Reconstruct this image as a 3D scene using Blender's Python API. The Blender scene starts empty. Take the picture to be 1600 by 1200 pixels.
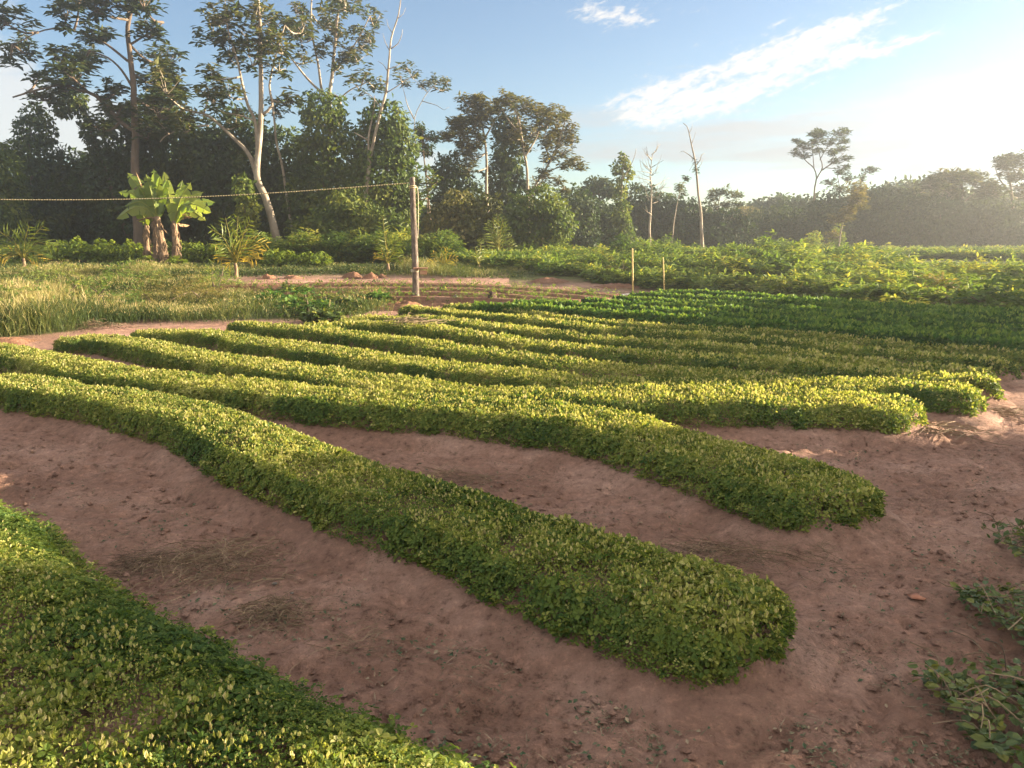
import bpy, math, numpy as np
from mathutils import Vector
sc = bpy.context.scene
COL = sc.collection
R = math.radians
RNG = np.random.default_rng(11)

# ------------------------------------------------------------------ camera geometry
F = 1209.0; PITCH = math.atan(230 / F); H = 2.0
CP, SP = math.cos(PITCH), math.sin(PITCH)
SUN_AZ, SUN_EL = R(77), R(11)
SUN = np.array([math.sin(SUN_AZ) * math.cos(SUN_EL), math.cos(SUN_AZ) * math.cos(SUN_EL), math.sin(SUN_EL)])

def terrain(y):
    t = np.clip((np.asarray(y, float) - 24) / 18, 0, 1)
    return 0.8 * t * t * (3 - 2 * t)
def ray(px, py):
    x = (px - 800) / F; y = (600 - py) / F
    return np.array([x, CP + y * SP, -SP + y * CP])
def gp(px, py, z=0.0):
    d = ray(px, py); t = (z - H) / d[2]
    return np.array([0, 0, H]) + t * d
def gt(px, py):
    z = 0.0
    for _ in range(12):
        p = gp(px, py, z); z = 0.5 * z + 0.5 * float(terrain(p[1]))
    p[2] = float(terrain(p[1])); return p
def at(px, py, Y):
    d = ray(px, py); return np.array([0, 0, H]) + d * (Y / d[1])
def unit(v):
    v = np.asarray(v, float); return v / np.maximum(np.linalg.norm(v, axis=-1, keepdims=True), 1e-9)

# ------------------------------------------------------------------ noise
_T = np.random.default_rng(3).random((256, 256))
def vnoise(x, y, s=0):
    x = np.asarray(x, float) + s * 17.31; y = np.asarray(y, float) + s * 9.77
    xi = np.floor(x).astype(int); yi = np.floor(y).astype(int)
    fx = x - xi; fy = y - yi; fx = fx * fx * (3 - 2 * fx); fy = fy * fy * (3 - 2 * fy)
    a = _T[xi & 255, yi & 255]; b = _T[(xi + 1) & 255, yi & 255]; c = _T[xi & 255, (yi + 1) & 255]; d = _T[(xi + 1) & 255, (yi + 1) & 255]
    return (a * (1 - fx) + b * fx) * (1 - fy) + (c * (1 - fx) + d * fx) * fy - 0.5
def fbm(x, y, s=0, o=4):
    r = 0; a = 1; f = 1
    for k in range(o):
        r = r + a * vnoise(x * f, y * f, s + k); a *= .5; f *= 2.03
    return r

# ------------------------------------------------------------------ mesh collector
class MB:
    def __init__(s): s.V = []; s.Q = []; s.T = []; s.n = 0; s.tq = []; s.tt = []
    def add(s, V, F4=None, tint=None, F3=None, tint3=None):
        V = np.asarray(V, float).reshape(-1, 3)
        if F4 is not None and len(F4):
            F4 = np.asarray(F4, int); s.Q.append(F4 + s.n)
            s.tq.append(np.broadcast_to(np.asarray(.5 if tint is None else tint, float), (len(F4),)))
        if F3 is not None and len(F3):
            F3 = np.asarray(F3, int); s.T.append(F3 + s.n)
            t3 = tint3 if tint3 is not None else (.5 if tint is None else tint)
            s.tt.append(np.broadcast_to(np.asarray(t3, float), (len(F3),)))
        s.V.append(V); s.n += len(V)
    def build(s, name, mat, parent=None, smooth=False, point_attr=None):
        V = np.concatenate(s.V) if s.V else np.zeros((0, 3))
        if parent is not None: V = V - np.array(parent.location)
        Q = np.concatenate(s.Q) if s.Q else np.zeros((0, 4), int)
        T = np.concatenate(s.T) if s.T else np.zeros((0, 3), int)
        me = bpy.data.meshes.new(name)
        me.vertices.add(len(V)); me.vertices.foreach_set('co', V.astype(np.float32).ravel())
        nl = Q.size + T.size
        me.loops.add(nl); me.loops.foreach_set('vertex_index', np.concatenate([Q.ravel(), T.ravel()]).astype(np.int32))
        st = np.concatenate([np.arange(len(Q)) * 4, Q.size + np.arange(len(T)) * 3]).astype(np.int32)
        me.polygons.add(len(Q) + len(T)); me.polygons.foreach_set('loop_start', st)
        tint = np.concatenate((s.tq if s.Q else []) + (s.tt if s.T else [np.zeros(0)])).astype(np.float32)
        at_ = me.attributes.new('tint', 'FLOAT', 'FACE'); at_.data.foreach_set('value', tint)
        if point_attr:
            for k, v in point_attr.items():
                a = me.attributes.new(k, 'FLOAT', 'POINT'); a.data.foreach_set('value', np.asarray(v, np.float32))
        me.polygons.foreach_set('use_smooth', np.full(len(Q) + len(T), smooth))
        me.update(calc_edges=True); me.validate()
        me.materials.append(mat)
        o = bpy.data.objects.new(name, me); COL.objects.link(o)
        if parent is not None: o.parent = parent
        return o

def tag(o, label=None, cat=None, group=None, kind=None):
    if label: o['label'] = label
    if cat: o['category'] = cat
    if group: o['group'] = group
    if kind: o['kind'] = kind
    return o
def thing(name, loc, label, cat, group=None):
    o = bpy.data.objects.new(name, None); o.location = [float(c) for c in loc]; o.empty_display_size = .2
    COL.objects.link(o); return tag(o, label, cat, group)
def copy_tree(o, parent=None):
    c = o.copy(); COL.objects.link(c); c.parent = parent
    for ch in list(o.children): copy_tree(ch, c)
    return c

# ------------------------------------------------------------------ shape helpers
def leaves(mb, P, D, N, L, W, tint, fold=.15, detail=False):
    P = np.asarray(P, float); n = len(P)
    if n == 0: return
    D = unit(D); S = unit(np.cross(N, D)); N = unit(np.cross(D, S))
    L = np.broadcast_to(np.asarray(L, float), (n,))[:, None]; W = np.broadcast_to(np.asarray(W, float), (n,))[:, None]
    tint = np.broadcast_to(np.asarray(tint, float), (n,))
    if detail:
        up = N * W * fold
        V = np.stack([P, P + D * L * .28 - S * W * .46 + up, P + D * L * .72 - S * W * .42 + up, P + D * L - N * L * .05,
                      P + D * L * .72 + S * W * .42 + up, P + D * L * .28 + S * W * .46 + up], 1)
        b = np.arange(n)[:, None] * 6
        Q = np.concatenate([b + [0, 5, 4, 3], b + [0, 3, 2, 1]])
        mb.add(V, Q, np.concatenate([tint, tint]))
    else:
        up = N * W * fold
        V = np.stack([P, P + D * L * .5 + S * W * .5 + up, P + D * L - N * L * .08, P + D * L * .5 - S * W * .5 + up], 1)
        mb.add(V, np.arange(n)[:, None] * 4 + [0, 1, 2, 3], tint)

def tube(mb, path, rad, k=6, tint=.5, cap=True):
    path = np.asarray(path, float); n = len(path)
    rad = np.broadcast_to(np.asarray(rad, float), (n,)) if np.ndim(rad) < 2 else rad
    t = np.gradient(path, axis=0); t = unit(t)
    ref = np.array([1., 0, 0]) if abs(t[0][0]) < .9 else np.array([0, 1., 0])
    a = np.linspace(0, 2 * np.pi, k, endpoint=False)
    V = []
    for i in range(n):
        u = unit(ref - t[i] * np.dot(ref, t[i])); v = np.cross(t[i], u); ref = u
        V.append(path[i] + rad[i] * (np.cos(a)[:, None] * u + np.sin(a)[:, None] * v))
    V = np.concatenate(V)
    Q = [[i * k + j, i * k + (j + 1) % k, (i + 1) * k + (j + 1) % k, (i + 1) * k + j] for i in range(n - 1) for j in range(k)]
    T = []
    if cap:
        V = np.vstack([V, path[-1:], path[:1]]); e = n * k
        T = [[(n - 1) * k + j, (n - 1) * k + (j + 1) % k, e] for j in range(k)] + [[(j + 1) % k, j, e + 1] for j in range(k)]
    mb.add(V, Q, tint, T)

def spline(P, step):
    P = np.asarray(P, float); n = len(P)
    if n < 3:
        m = max(2, int(np.linalg.norm(P[1] - P[0]) / step)); t = np.linspace(0, 1, m)[:, None]
        return P[0] * (1 - t) + P[1] * t
    E = np.vstack([2 * P[0] - P[1], P, 2 * P[-1] - P[-2]]); out = []
    for i in range(n - 1):
        a, b, c, d = E[i:i + 4]; m = max(1, int(np.ceil(np.linalg.norm(c - b) / step)))
        t = np.linspace(0, 1, m, endpoint=False)[:, None]
        out.append(.5 * (2 * b + (c - a) * t + (2 * a - 5 * b + 4 * c - d) * t ** 2 + (-a + 3 * b - 3 * c + d) * t ** 3))
    return np.vstack(out + [P[-1:]])

def box(mb, c, s, rz=0, tint=.5, tilt=0, bev=.0):
    x, y, z = np.array(s) / 2
    b = min(x, y, z) * bev
    pts = []
    for sx in (-1, 1):
        for sy in (-1, 1):
            for sz in (-1, 1): pts.append((sx * x, sy * y, sz * z))
    import bmesh
    bm = bmesh.new(); bmesh.ops.create_cube(bm, size=1)
    for v in bm.verts: v.co = (v.co.x * s[0], v.co.y * s[1], v.co.z * s[2])
    if bev: bmesh.ops.bevel(bm, geom=list(bm.edges), offset=min(s) * bev, segments=2, affect='EDGES')
    ca, sa = math.cos(rz), math.sin(rz); ct, st = math.cos(tilt), math.sin(tilt)
    V = []
    for v in bm.verts:
        X, Y, Z = v.co; X, Z = X * ct + Z * st, -X * st + Z * ct
        V.append((c[0] + X * ca - Y * sa, c[1] + X * sa + Y * ca, c[2] + Z))
    bm.verts.index_update()
    Q = [[v.index for v in f.verts] for f in bm.faces if len(f.verts) == 4]; T = [[v.index for v in f.verts] for f in bm.faces if len(f.verts) == 3]
    bm.free(); mb.add(V, Q, tint, T)

def rand_dir(rng, n): return unit(rng.normal(size=(n, 3)))
def perp(rng, N):
    r = rand_dir(rng, len(N)); return unit(np.cross(N, r))

# ------------------------------------------------------------------ materials
def nt(name):
    m = bpy.data.materials.new(name); m.use_nodes = True; t = m.node_tree; t.nodes.clear()
    return m, t, t.nodes.new('ShaderNodeOutputMaterial')
def node(t, ty, ins=None, **kw):
    n = t.nodes.new(ty)
    for k, v in kw.items(): setattr(n, k, v)
    for k, v in (ins or {}).items():
        if isinstance(v, bpy.types.NodeSocket): t.links.new(v, n.inputs[k])
        else: n.inputs[k].default_value = v
    return n
def ramp(t, fac, stops):
    n = t.nodes.new('ShaderNodeValToRGB'); t.links.new(fac, n.inputs[0]); e = n.color_ramp.elements
    while len(e) < len(stops): e.new(.5)
    for i, (p, c) in enumerate(stops): e[i].position = p; e[i].color = (*c, 1)
    return n.outputs[0]
def leaf_mat(name, stops, trans=.35, rough=.6, tcol=(1.2, 1.2, .55), spec=.15):
    m, t, out = nt(name)
    a = node(t, 'ShaderNodeAttribute', attribute_name='tint')
    c = ramp(t, a.outputs['Fac'], stops)
    p = node(t, 'ShaderNodeBsdfPrincipled', {'Base Color': c, 'Roughness': rough, 'Specular IOR Level': spec})
    mul = node(t, 'ShaderNodeMix', {0: 1.0, 6: c, 7: (*tcol, 1)}, data_type='RGBA', blend_type='MULTIPLY')
    tr = node(t, 'ShaderNodeBsdfTranslucent', {'Color': mul.outputs[2]})
    mx = node(t, 'ShaderNodeMixShader', {0: trans, 1: p.outputs[0], 2: tr.outputs[0]})
    t.links.new(mx.outputs[0], out.inputs[0]); return m
def rough_mat(name, stops, scale=6, rough=.9, bump=.4, stretch=(1, 1, 1), tint_mix=0, detail=6, bscale=None, bdist=.02):
    m, t, out = nt(name)
    tc = node(t, 'ShaderNodeTexCoord')
    mp = node(t, 'ShaderNodeMapping', {'Vector': tc.outputs['Object'], 'Scale': stretch})
    n = node(t, 'ShaderNodeTexNoise', {'Vector': mp.outputs[0], 'Scale': scale, 'Detail': detail, 'Roughness': .65})
    f = n.outputs['Fac']
    if tint_mix:
        a = node(t, 'ShaderNodeAttribute', attribute_name='tint')
        f = node(t, 'ShaderNodeMix', {0: tint_mix, 2: f, 3: a.outputs['Fac']}).outputs[0]
    c = ramp(t, f, stops)
    n2 = node(t, 'ShaderNodeTexNoise', {'Vector': mp.outputs[0], 'Scale': bscale or scale * 3, 'Detail': 5})
    b = node(t, 'ShaderNodeBump', {'Strength': bump, 'Distance': bdist, 'Height': n2.outputs['Fac']})
    p = node(t, 'ShaderNodeBsdfPrincipled', {'Base Color': c, 'Roughness': rough, 'Specular IOR Level': .2, 'Normal': b.outputs[0]})
    t.links.new(p.outputs[0], out.inputs[0]); return m

M = {}
M['crop'] = leaf_mat('crop_leaf', [(0, (.040, .082, .020)), (.4, (.115, .162, .032)), (.7, (.215, .230, .048)), (.85, (.40, .39, .14)), (1, (.50, .42, .24))], .42)
M['bean'] = leaf_mat('bean_leaf', [(0, (.024, .062, .016)), (.45, (.050, .115, .024)), (.8, (.12, .20, .04)), (1, (.22, .28, .06))], .40)
M['dark'] = leaf_mat('forest_leaf', [(0, (.014, .030, .011)), (.5, (.034, .060, .018)), (1, (.095, .115, .028))], .27)
M['vine'] = leaf_mat('vine_leaf', [(0, (.022, .044, .012)), (.5, (.070, .105, .020)), (1, (.19, .20, .040))], .34)
M['airy'] = leaf_mat('broad_tree_leaf', [(0, (.020, .036, .013)), (.5, (.052, .072, .022)), (1, (.16, .135, .05))], .32)
M['gold'] = leaf_mat('dry_tree_leaf', [(0, (.035, .045, .015)), (.5, (.085, .088, .026)), (1, (.21, .165, .055))], .32)
M['hedge'] = leaf_mat('glossy_leaf', [(0, (.035, .070, .012)), (.5, (.105, .155, .018)), (1, (.22, .25, .028))], .42, .45, spec=.25)
M['thicket'] = leaf_mat('thicket_leaf', [(0, (.030, .066, .018)), (.5, (.10, .155, .034)), (.85, (.20, .245, .055)), (1, (.32, .30, .06))], .40)
M['grass'] = leaf_mat('tall_grass', [(0, (.030, .050, .014)), (.45, (.085, .105, .028)), (.8, (.22, .20, .075)), (1, (.38, .30, .17))], .35, .6)
M['palm'] = leaf_mat('palm_leaf', [(0, (.05, .085, .018)), (.5, (.12, .15, .025)), (1, (.34, .24, .04))], .4, .4)
M['banana'] = leaf_mat('banana_leaf', [(0, (.05, .10, .02)), (.6, (.14, .19, .03)), (1, (.22, .24, .04))], .45, .35, spec=.25)
M['dead'] = leaf_mat('dead_leaf', [(0, (.13, .085, .05)), (1, (.30, .20, .11))], .2, .8, (1.1, .9, .6))
M['straw'] = leaf_mat('dry_straw', [(0, (.07, .05, .035)), (.6, (.15, .105, .065)), (1, (.28, .21, .13))], .1, .8, (1, .9, .7))
M['litter'] = leaf_mat('leaf_litter', [(0, (.035, .06, .03)), (.5, (.09, .10, .06)), (.8, (.16, .12, .08)), (1, (.28, .22, .15))], .1, .7)
M['vinebr'] = leaf_mat('creeper_leaf', [(0, (.035, .065, .025)), (.6, (.075, .11, .035)), (1, (.19, .19, .04))], .35, .42, spec=.25)
M['bark'] = rough_mat('pale_bark', [(.3, (.09, .07, .05)), (.48, (.22, .18, .135)), (.62, (.30, .26, .205)), (.75, (.40, .36, .30))], 2.2, .85, .6, (1, 1, .5), detail=9)
M['barkd'] = rough_mat('dark_bark', [(.3, (.06, .045, .032)), (.7, (.15, .11, .08))], 3, .9, .5, (1, 1, .35))
M['post'] = rough_mat('weathered_post_wood', [(.3, (.05, .038, .03)), (.5, (.11, .085, .068)), (.66, (.19, .165, .14)), (.8, (.32, .30, .27))], 9, .85, .5, (1.6, 1.6, .5))
M['board'] = rough_mat('board_wood', [(.3, (.22, .11, .06)), (.7, (.42, .25, .15))], 8, .8, .3, (.4, 2, 2))
M['bamboo'] = rough_mat('bamboo', [(.3, (.38, .27, .09)), (.7, (.56, .43, .17))], 4, .5, .2, (2, 2, .6))
M['brick'] = rough_mat('red_brick', [(.3, (.22, .09, .055)), (.7, (.40, .19, .12))], 12, .9, .4)
M['slab'] = rough_mat('grey_stone', [(.3, (.09, .08, .07)), (.7, (.20, .17, .145))], 10, .9, .5)
M['stump'] = rough_mat('burnt_stump', [(.3, (.03, .02, .016)), (.7, (.10, .062, .045))], 8, .95, .8, (1, 1, .4), bdist=.05)
M['stem'] = rough_mat('banana_stem', [(.25, (.06, .04, .026)), (.5, (.17, .115, .07)), (.75, (.32, .23, .14))], 5, .85, .7, (1, 1, .4), bdist=.05)
M['hose'] = rough_mat('pale_hose', [(.3, (.55, .5, .42)), (.7, (.7, .66, .58))], 5, .5, .1)
M['wire'] = rough_mat('thin_cord', [(.3, (.3, .25, .17)), (.7, (.45, .4, .3))], 5, .7, .1)
m, t, out = nt('twisted_rope')
a = node(t, 'ShaderNodeAttribute', attribute_name='tint')
p = node(t, 'ShaderNodeBsdfPrincipled', {'Base Color': ramp(t, a.outputs['Fac'], [(0, (.05, .04, .03)), (1, (.62, .50, .25))]), 'Roughness': .7})
t.links.new(p.outputs[0], out.inputs[0]); M['rope'] = m

def soil_mat(name, tone=1.0, red=0.0, veg=False):
    m, t, out = nt(name)
    g = node(t, 'ShaderNodeNewGeometry')
    def nz(scale, det=6, rough=.6, dist=0, vec=None):
        return node(t, 'ShaderNodeTexNoise', {'Vector': vec or g.outputs['Position'], 'Scale': scale, 'Detail': det, 'Roughness': rough, 'Distortion': dist}).outputs['Fac']
    k = tone
    c1 = ramp(t, nz(.9, 8, .7), [(.30, (.150 * k, (.084 - red * .01) * k, (.060 - red * .02) * k)), (.5, (.235 * k, (.138 - red * .02) * k, (.102 - red * .035) * k)), (.68, (.33 * k, (.212 - red * .03) * k, (.164 - red * .05) * k))])
    c2 = ramp(t, nz(14, 6, .75), [(.32, (.38, .36, .35)), (.45, (.90, .90, .90)), (.55, (1.0, 1.0, 1.0)), (.68, (1.4, 1.36, 1.32))])
    mu = node(t, 'ShaderNodeMix', {0: 1.0, 6: c1, 7: c2}, data_type='RGBA', blend_type='MULTIPLY').outputs[2]
    # scattered organic specks
    sp = node(t, 'ShaderNodeMath', {0: nz(60, 3, .7), 1: .585}, operation='GREATER_THAN').outputs[0]
    pt = ramp(t, nz(2.1, 5, .6), [(.46, (0, 0, 0)), (.62, (1, 1, 1))])
    spf = node(t, 'ShaderNodeMath', {0: sp, 1: node(t, 'ShaderNodeMath', {0: pt, 1: .75}, operation='MULTIPLY').outputs[0]}, operation='MULTIPLY').outputs[0]
    spc = ramp(t, nz(31, 2), [(.4, (.055, .045, .03)), (.5, (.10, .10, .06)), (.62, (.27, .20, .14))])
    col = node(t, 'ShaderNodeMix', {0: spf, 6: mu, 7: spc}, data_type='RGBA').outputs[2]
    if veg:
        a = node(t, 'ShaderNodeAttribute', attribute_name='veg')
        gc = ramp(t, nz(3, 6, .7), [(.3, (.035, .045, .016)), (.5, (.075, .085, .03)), (.7, (.13, .115, .05))])
        col = node(t, 'ShaderNodeMix', {0: a.outputs['Fac'], 6: col, 7: gc}, data_type='RGBA').outputs[2]
    h = node(t, 'ShaderNodeMath', {0: nz(22, 8, .72, .4), 1: node(t, 'ShaderNodeMath', {0: nz(85, 4, .7), 1: .35}, operation='MULTIPLY').outputs[0]}, operation='ADD').outputs[0]
    b = node(t, 'ShaderNodeBump', {'Strength': 1.0, 'Distance': .055, 'Height': h})
    p = node(t, 'ShaderNodeBsdfPrincipled', {'Base Color': col, 'Roughness': .95, 'Specular IOR Level': .12, 'Normal': b.outputs[0]})
    t.links.new(p.outputs[0], out.inputs[0]); return m
M['ground'] = soil_mat('bare_soil', 1.26, veg=True)
M['soil'] = soil_mat('bed_soil', 1.2)
M['tilled'] = soil_mat('tilled_soil', .78, .7)
M['redsoil'] = soil_mat('red_soil_heap', 1.05, .8)


# ------------------------------------------------------------------ camera, sun, sky
cam = bpy.data.cameras.new('camera'); co = bpy.data.objects.new('camera', cam); COL.objects.link(co)
cam.sensor_width = 36; cam.lens = 36 * F / 1600; cam.clip_end = 3000; cam.clip_start = .05
co.location = (0, 0, H); co.rotation_euler = (math.pi / 2 - PITCH, 0, 0); sc.camera = co
sun = bpy.data.lights.new('sun', 'SUN'); sun.energy = 5.0; sun.angle = R(.53); sun.color = (1.0, .82, .58)
so = bpy.data.objects.new('sun', sun); COL.objects.link(so); so.rotation_euler = Vector(SUN).to_track_quat('Z', 'Y').to_euler(); so.location = (20, 0, 30)

w = bpy.data.worlds.new('World'); sc.world = w; w.use_nodes = True
t = w.node_tree; bg = t.nodes['Background']
SKY_S = .05
sky = node(t, 'ShaderNodeTexSky', sky_type='NISHITA', sun_disc=False, sun_elevation=SUN_EL, sun_rotation=SUN_AZ, air_density=1.0, dust_density=0.0, ozone_density=1.8)
def mth(op, a, b=None, c=None):
    ins = {0: a}
    if b is not None: ins[1] = b
    if c is not None: ins[2] = c
    return node(t, 'ShaderNodeMath', ins, operation=op).outputs[0]
tc = node(t, 'ShaderNodeTexCoord'); sx = node(t, 'ShaderNodeSeparateXYZ', {0: tc.outputs['Generated']})
az = mth('ARCTAN2', sx.outputs[0], sx.outputs[1]); el = mth('ARCSINE', sx.outputs[2])
def azel(px, py):
    d = unit(ray(px, py)); return math.atan2(d[0], d[1]), math.asin(d[2])
def cloud_noise(rot, su, sv, det, dist=.6, off=0, rough=.6):
    u = mth('ADD', mth('MULTIPLY', az, math.cos(rot)), mth('MULTIPLY', el, math.sin(rot)))
    v = mth('SUBTRACT', mth('MULTIPLY', el, math.cos(rot)), mth('MULTIPLY', az, math.sin(rot)))
    cv = node(t, 'ShaderNodeCombineXYZ', {0: mth('MULTIPLY', u, su), 1: mth('MULTIPLY', v, sv), 2: off})
    return node(t, 'ShaderNodeTexNoise', {'Vector': cv.outputs[0], 'Scale': 1, 'Detail': det, 'Roughness': rough, 'Distortion': dist}).outputs['Fac']
def blob(px, py, rx, ry, rot=0, s=1):
    a0, e0 = azel(px, py); rx, ry = rx / F, ry / F; rot = R(rot)
    du = mth('SUBTRACT', az, a0); dv = mth('SUBTRACT', el, e0)
    p = mth('DIVIDE', mth('ADD', mth('MULTIPLY', du, math.cos(rot)), mth('MULTIPLY', dv, math.sin(rot))), rx)
    q = mth('DIVIDE', mth('SUBTRACT', mth('MULTIPLY', dv, math.cos(rot)), mth('MULTIPLY', du, math.sin(rot))), ry)
    r2 = mth('ADD', mth('MULTIPLY', p, p), mth('MULTIPLY', q, q))
    return mth('MULTIPLY', mth('EXPONENT', mth('MULTIPLY', r2, -1.0)), s)
def total(bs):
    r = bs[0]
    for b in bs[1:]: r = mth('ADD', r, b)
    return r
def layer(bs, noise, k, lo, hi):
    v = mth('ADD', mth('MINIMUM', total(bs), 1.15), mth('MULTIPLY', mth('SUBTRACT', noise, .5), k))
    return node(t, 'ShaderNodeMapRange', {0: v, 1: lo, 2: hi, 3: 0.0, 4: 1.0}, interpolation_type='SMOOTHSTEP').outputs[0]
streak = [blob(1050, 140, 105, 34, 12, .95), blob(1190, 95, 150, 24, 20, .9), blob(1310, 48, 85, 16, 14, .85), blob(1270, 108, 170, 20, 14, .85),
          blob(1380, 72, 70, 9, 8, .8), blob(1010, 175, 70, 30, 0, .5), blob(960, 25, 80, 24, -10, 1.0), blob(1100, 18, 38, 7, -5, .6), blob(1210, 38, 45, 9, 15, .55), blob(1120, 168, 90, 26, 10, .5)]
l1 = layer(streak, mth('MULTIPLY_ADD', cloud_noise(R(20), 22, 95, 10, .8, 2.0, .72), .55, mth('MULTIPLY', cloud_noise(R(8), 70, 130, 7, .4, 5.0, .7), .45)), 4.4, .55, 1.35)
veil = [blob(1000, 222, 150, 34, 0, .75), blob(1200, 215, 200, 38, 0, .62), blob(1450, 190, 230, 42, 3, .95), blob(1600, 175, 160, 44, 0, .8), blob(930, 180, 70, 18, 0, .5),
        blob(1690, 235, 270, 110, 0, 1.0), blob(1480, 330, 200, 30, 0, .4), blob(1420, 258, 190, 9, -4, .7), blob(1080, 243, 200, 8, -2, .45), blob(900, 250, 60, 10, 0, .4)]
l2 = layer(veil, cloud_noise(R(1), 7, 46, 7, .5, 7.0, .62), 2.9, .38, 1.5)
cum = [blob(60, 190, 120, 50, 0, .85), blob(-40, 140, 90, 60, 0, .8), blob(210, 220, 70, 35, 0, .7), blob(130, 215, 60, 35, 0, .6), blob(620, 255, 140, 40, 0, .6), blob(-20, 40, 40, 40, 0, .5)]
l3 = layer(cum, cloud_noise(0, 16, 24, 8, .3, 11.0, .6), 1.9, .3, 1.0)
hi_ = node(t, 'ShaderNodeMapRange', {0: el, 1: .40, 2: .62}, interpolation_type='SMOOTHSTEP').outputs[0]
bk = node(t, 'ShaderNodeMapRange', {0: sx.outputs[1], 1: -.05, 2: -.35}, interpolation_type='SMOOTHSTEP').outputs[0]
cv_ = node(t, 'ShaderNodeTexNoise', {'Vector': tc.outputs['Generated'], 'Scale': 2.6, 'Detail': 7, 'Roughness': .6}).outputs['Fac']
l4 = mth('MULTIPLY', mth('MAXIMUM', hi_, bk), node(t, 'ShaderNodeMapRange', {0: cv_, 1: .36, 2: .56}, interpolation_type='SMOOTHSTEP').outputs[0])  # unseen bright clouds overhead and behind the camera, added as fill light
l4 = mth('MULTIPLY', l4, node(t, 'ShaderNodeMapRange', {0: el, 1: 0.0, 2: .06}).outputs[0])
cm = mth('MAXIMUM', mth('MULTIPLY', l1, .95), mth('MULTIPLY', l3, .72)); l2 = mth('MULTIPLY', l2, .88)
def sky_mix(fac, a, col): return node(t, 'ShaderNodeMix', {0: fac, 6: a, 7: (*[c / SKY_S for c in col], 1)}, data_type='RGBA').outputs[2]
tintc = node(t, 'ShaderNodeMix', {0: 1.0, 6: sky.outputs[0], 7: (.55, .56, .61, 1)}, data_type='RGBA', blend_type='MULTIPLY').outputs[2]
CLOUD = (.138, .134, .129); VEIL = (.092, .094, .095)
t.links.new(sky_mix(l4, sky_mix(cm, sky_mix(l2, tintc, VEIL), CLOUD), (.26, .242, .223)), bg.inputs[0]); bg.inputs[1].default_value = SKY_S

sc.view_settings.view_transform = 'Standard'; sc.view_settings.look = 'None'; sc.view_settings.gamma = 1; sc.view_settings.exposure = 2.92
sc.cycles.use_denoising = True; sc.cycles.max_bounces = 8; sc.cycles.volume_bounces = 0; sc.cycles.transparent_max_bounces = 8
sc.cycles.use_adaptive_sampling = True; sc.cycles.adaptive_threshold = .02

# haze: even air
hz = MB(); box(hz, (0, 50, 10.4), (164, 150, 23.2))
m, t, out = nt('haze_air')
pv = node(t, 'ShaderNodeVolumePrincipled', {'Color': (.92, .94, .96, 1), 'Density': .0018, 'Anisotropy': .8})
t.links.new(pv.outputs[0], out.inputs['Volume']); 
tag(hz.build('haze', m), 'pale sunlit haze in the air over the whole field', 'haze', kind='stuff')

# ------------------------------------------------------------------ ground
def axis(lo, hi, step, far_lo, far_hi, g=1.12):
    a = list(np.arange(lo, hi, step)); s = step; x = a[-1]
    while x < far_hi: s *= g; x += s; a.append(x)
    s = step; x = lo; pre = []
    while x > far_lo: s *= g; x -= s; pre.append(x)
    return np.array(pre[::-1] + a)
xs = axis(-7, 5, .036, -400, 400); ys = axis(1.3, 10, .036, -60, 600)
X, Y = np.meshgrid(xs, ys)
Z = terrain(Y) * np.ones_like(X) + .045 * fbm(X * .7, Y * .7, 1) + .042 * fbm(X * 2.6, Y * 2.6, 4, 4) * (Y < 30) + .044 * fbm(X * 9, Y * 9, 9, 3) * (Y < 14) + .012 * vnoise(X * 21, Y * 21, 15) * (Y < 10)
rngf = np.random.default_rng(44); near = (Y < 10) & (Y > 1.5) & (X > -6) & (X < 6); xn, yn = X[near], Y[near]; dz = np.zeros(len(xn))
for _ in range(240):   # trodden dents
    px, py = rngf.uniform(0, 1600), rngf.uniform(640, 1200); c = gp(px, py, 0); th = rngf.normal(.9, .6); k = (np.abs(xn - c[0]) < .3) & (np.abs(yn - c[1]) < .3); ex = xn[k] - c[0]; ey = yn[k] - c[1]; a_ = (ex * math.cos(th) + ey * math.sin(th)) / .13; b_ = (-ex * math.sin(th) + ey * math.cos(th)) / .055; r2 = a_ * a_ + b_ * b_; dz[k] += rngf.uniform(.006, .022) * (-np.exp(-r2 ** 2) + .5 * np.exp(-(np.sqrt(r2) - 1.35) ** 2 * 8))
Z[near] += dz
Z = Z - .02 - .05 * (Y < 14)
def in_poly(P, x, y):
    P = np.asarray(P, float); r = np.zeros(np.shape(x), bool); j = len(P) - 1
    for i in range(len(P)):
        c = ((P[i, 1] > y) != (P[j, 1] > y)) & (x < (P[j, 0] - P[i, 0]) * (y - P[i, 1]) / (P[j, 1] - P[i, 1] + 1e-12) + P[i, 0]); r ^= c; j = i
    return r
def px_poly(pts): return np.array([gt(a, b)[:2] for a, b in pts])
WEED_PX = [(-300, 540), (0, 527), (70, 522), (130, 512), (215, 500), (330, 500), (440, 500), (545, 494), (610, 474), (560, 462), (400, 452), (330, 440), (300, 432), (-300, 432)]
FAR_PX = [(-300, 432), (300, 432), (420, 430), (520, 428), (720, 430), (820, 436), (900, 440), (980, 448), (1150, 460), (1400, 473), (1600, 481), (2200, 500)]
weed_poly = px_poly(WEED_PX)
fp = px_poly(FAR_PX); far_poly = np.vstack([fp, [[400, fp[-1][1]], [400, 600], [-400, 600], [-400, fp[0][1]]]])
wob = .5 * fbm(X * .5, Y * .5, 30)
veg = in_poly(weed_poly, X + wob, Y + wob) | in_poly(far_poly, X + wob, Y + wob)
nx = len(xs); ny = len(ys); I = np.arange(nx * ny).reshape(ny, nx)
gm = MB(); gm.add(np.stack([X, Y, Z], -1), np.stack([I[:-1, :-1], I[:-1, 1:], I[1:, 1:], I[1:, :-1]], -1).reshape(-1, 4))
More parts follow.
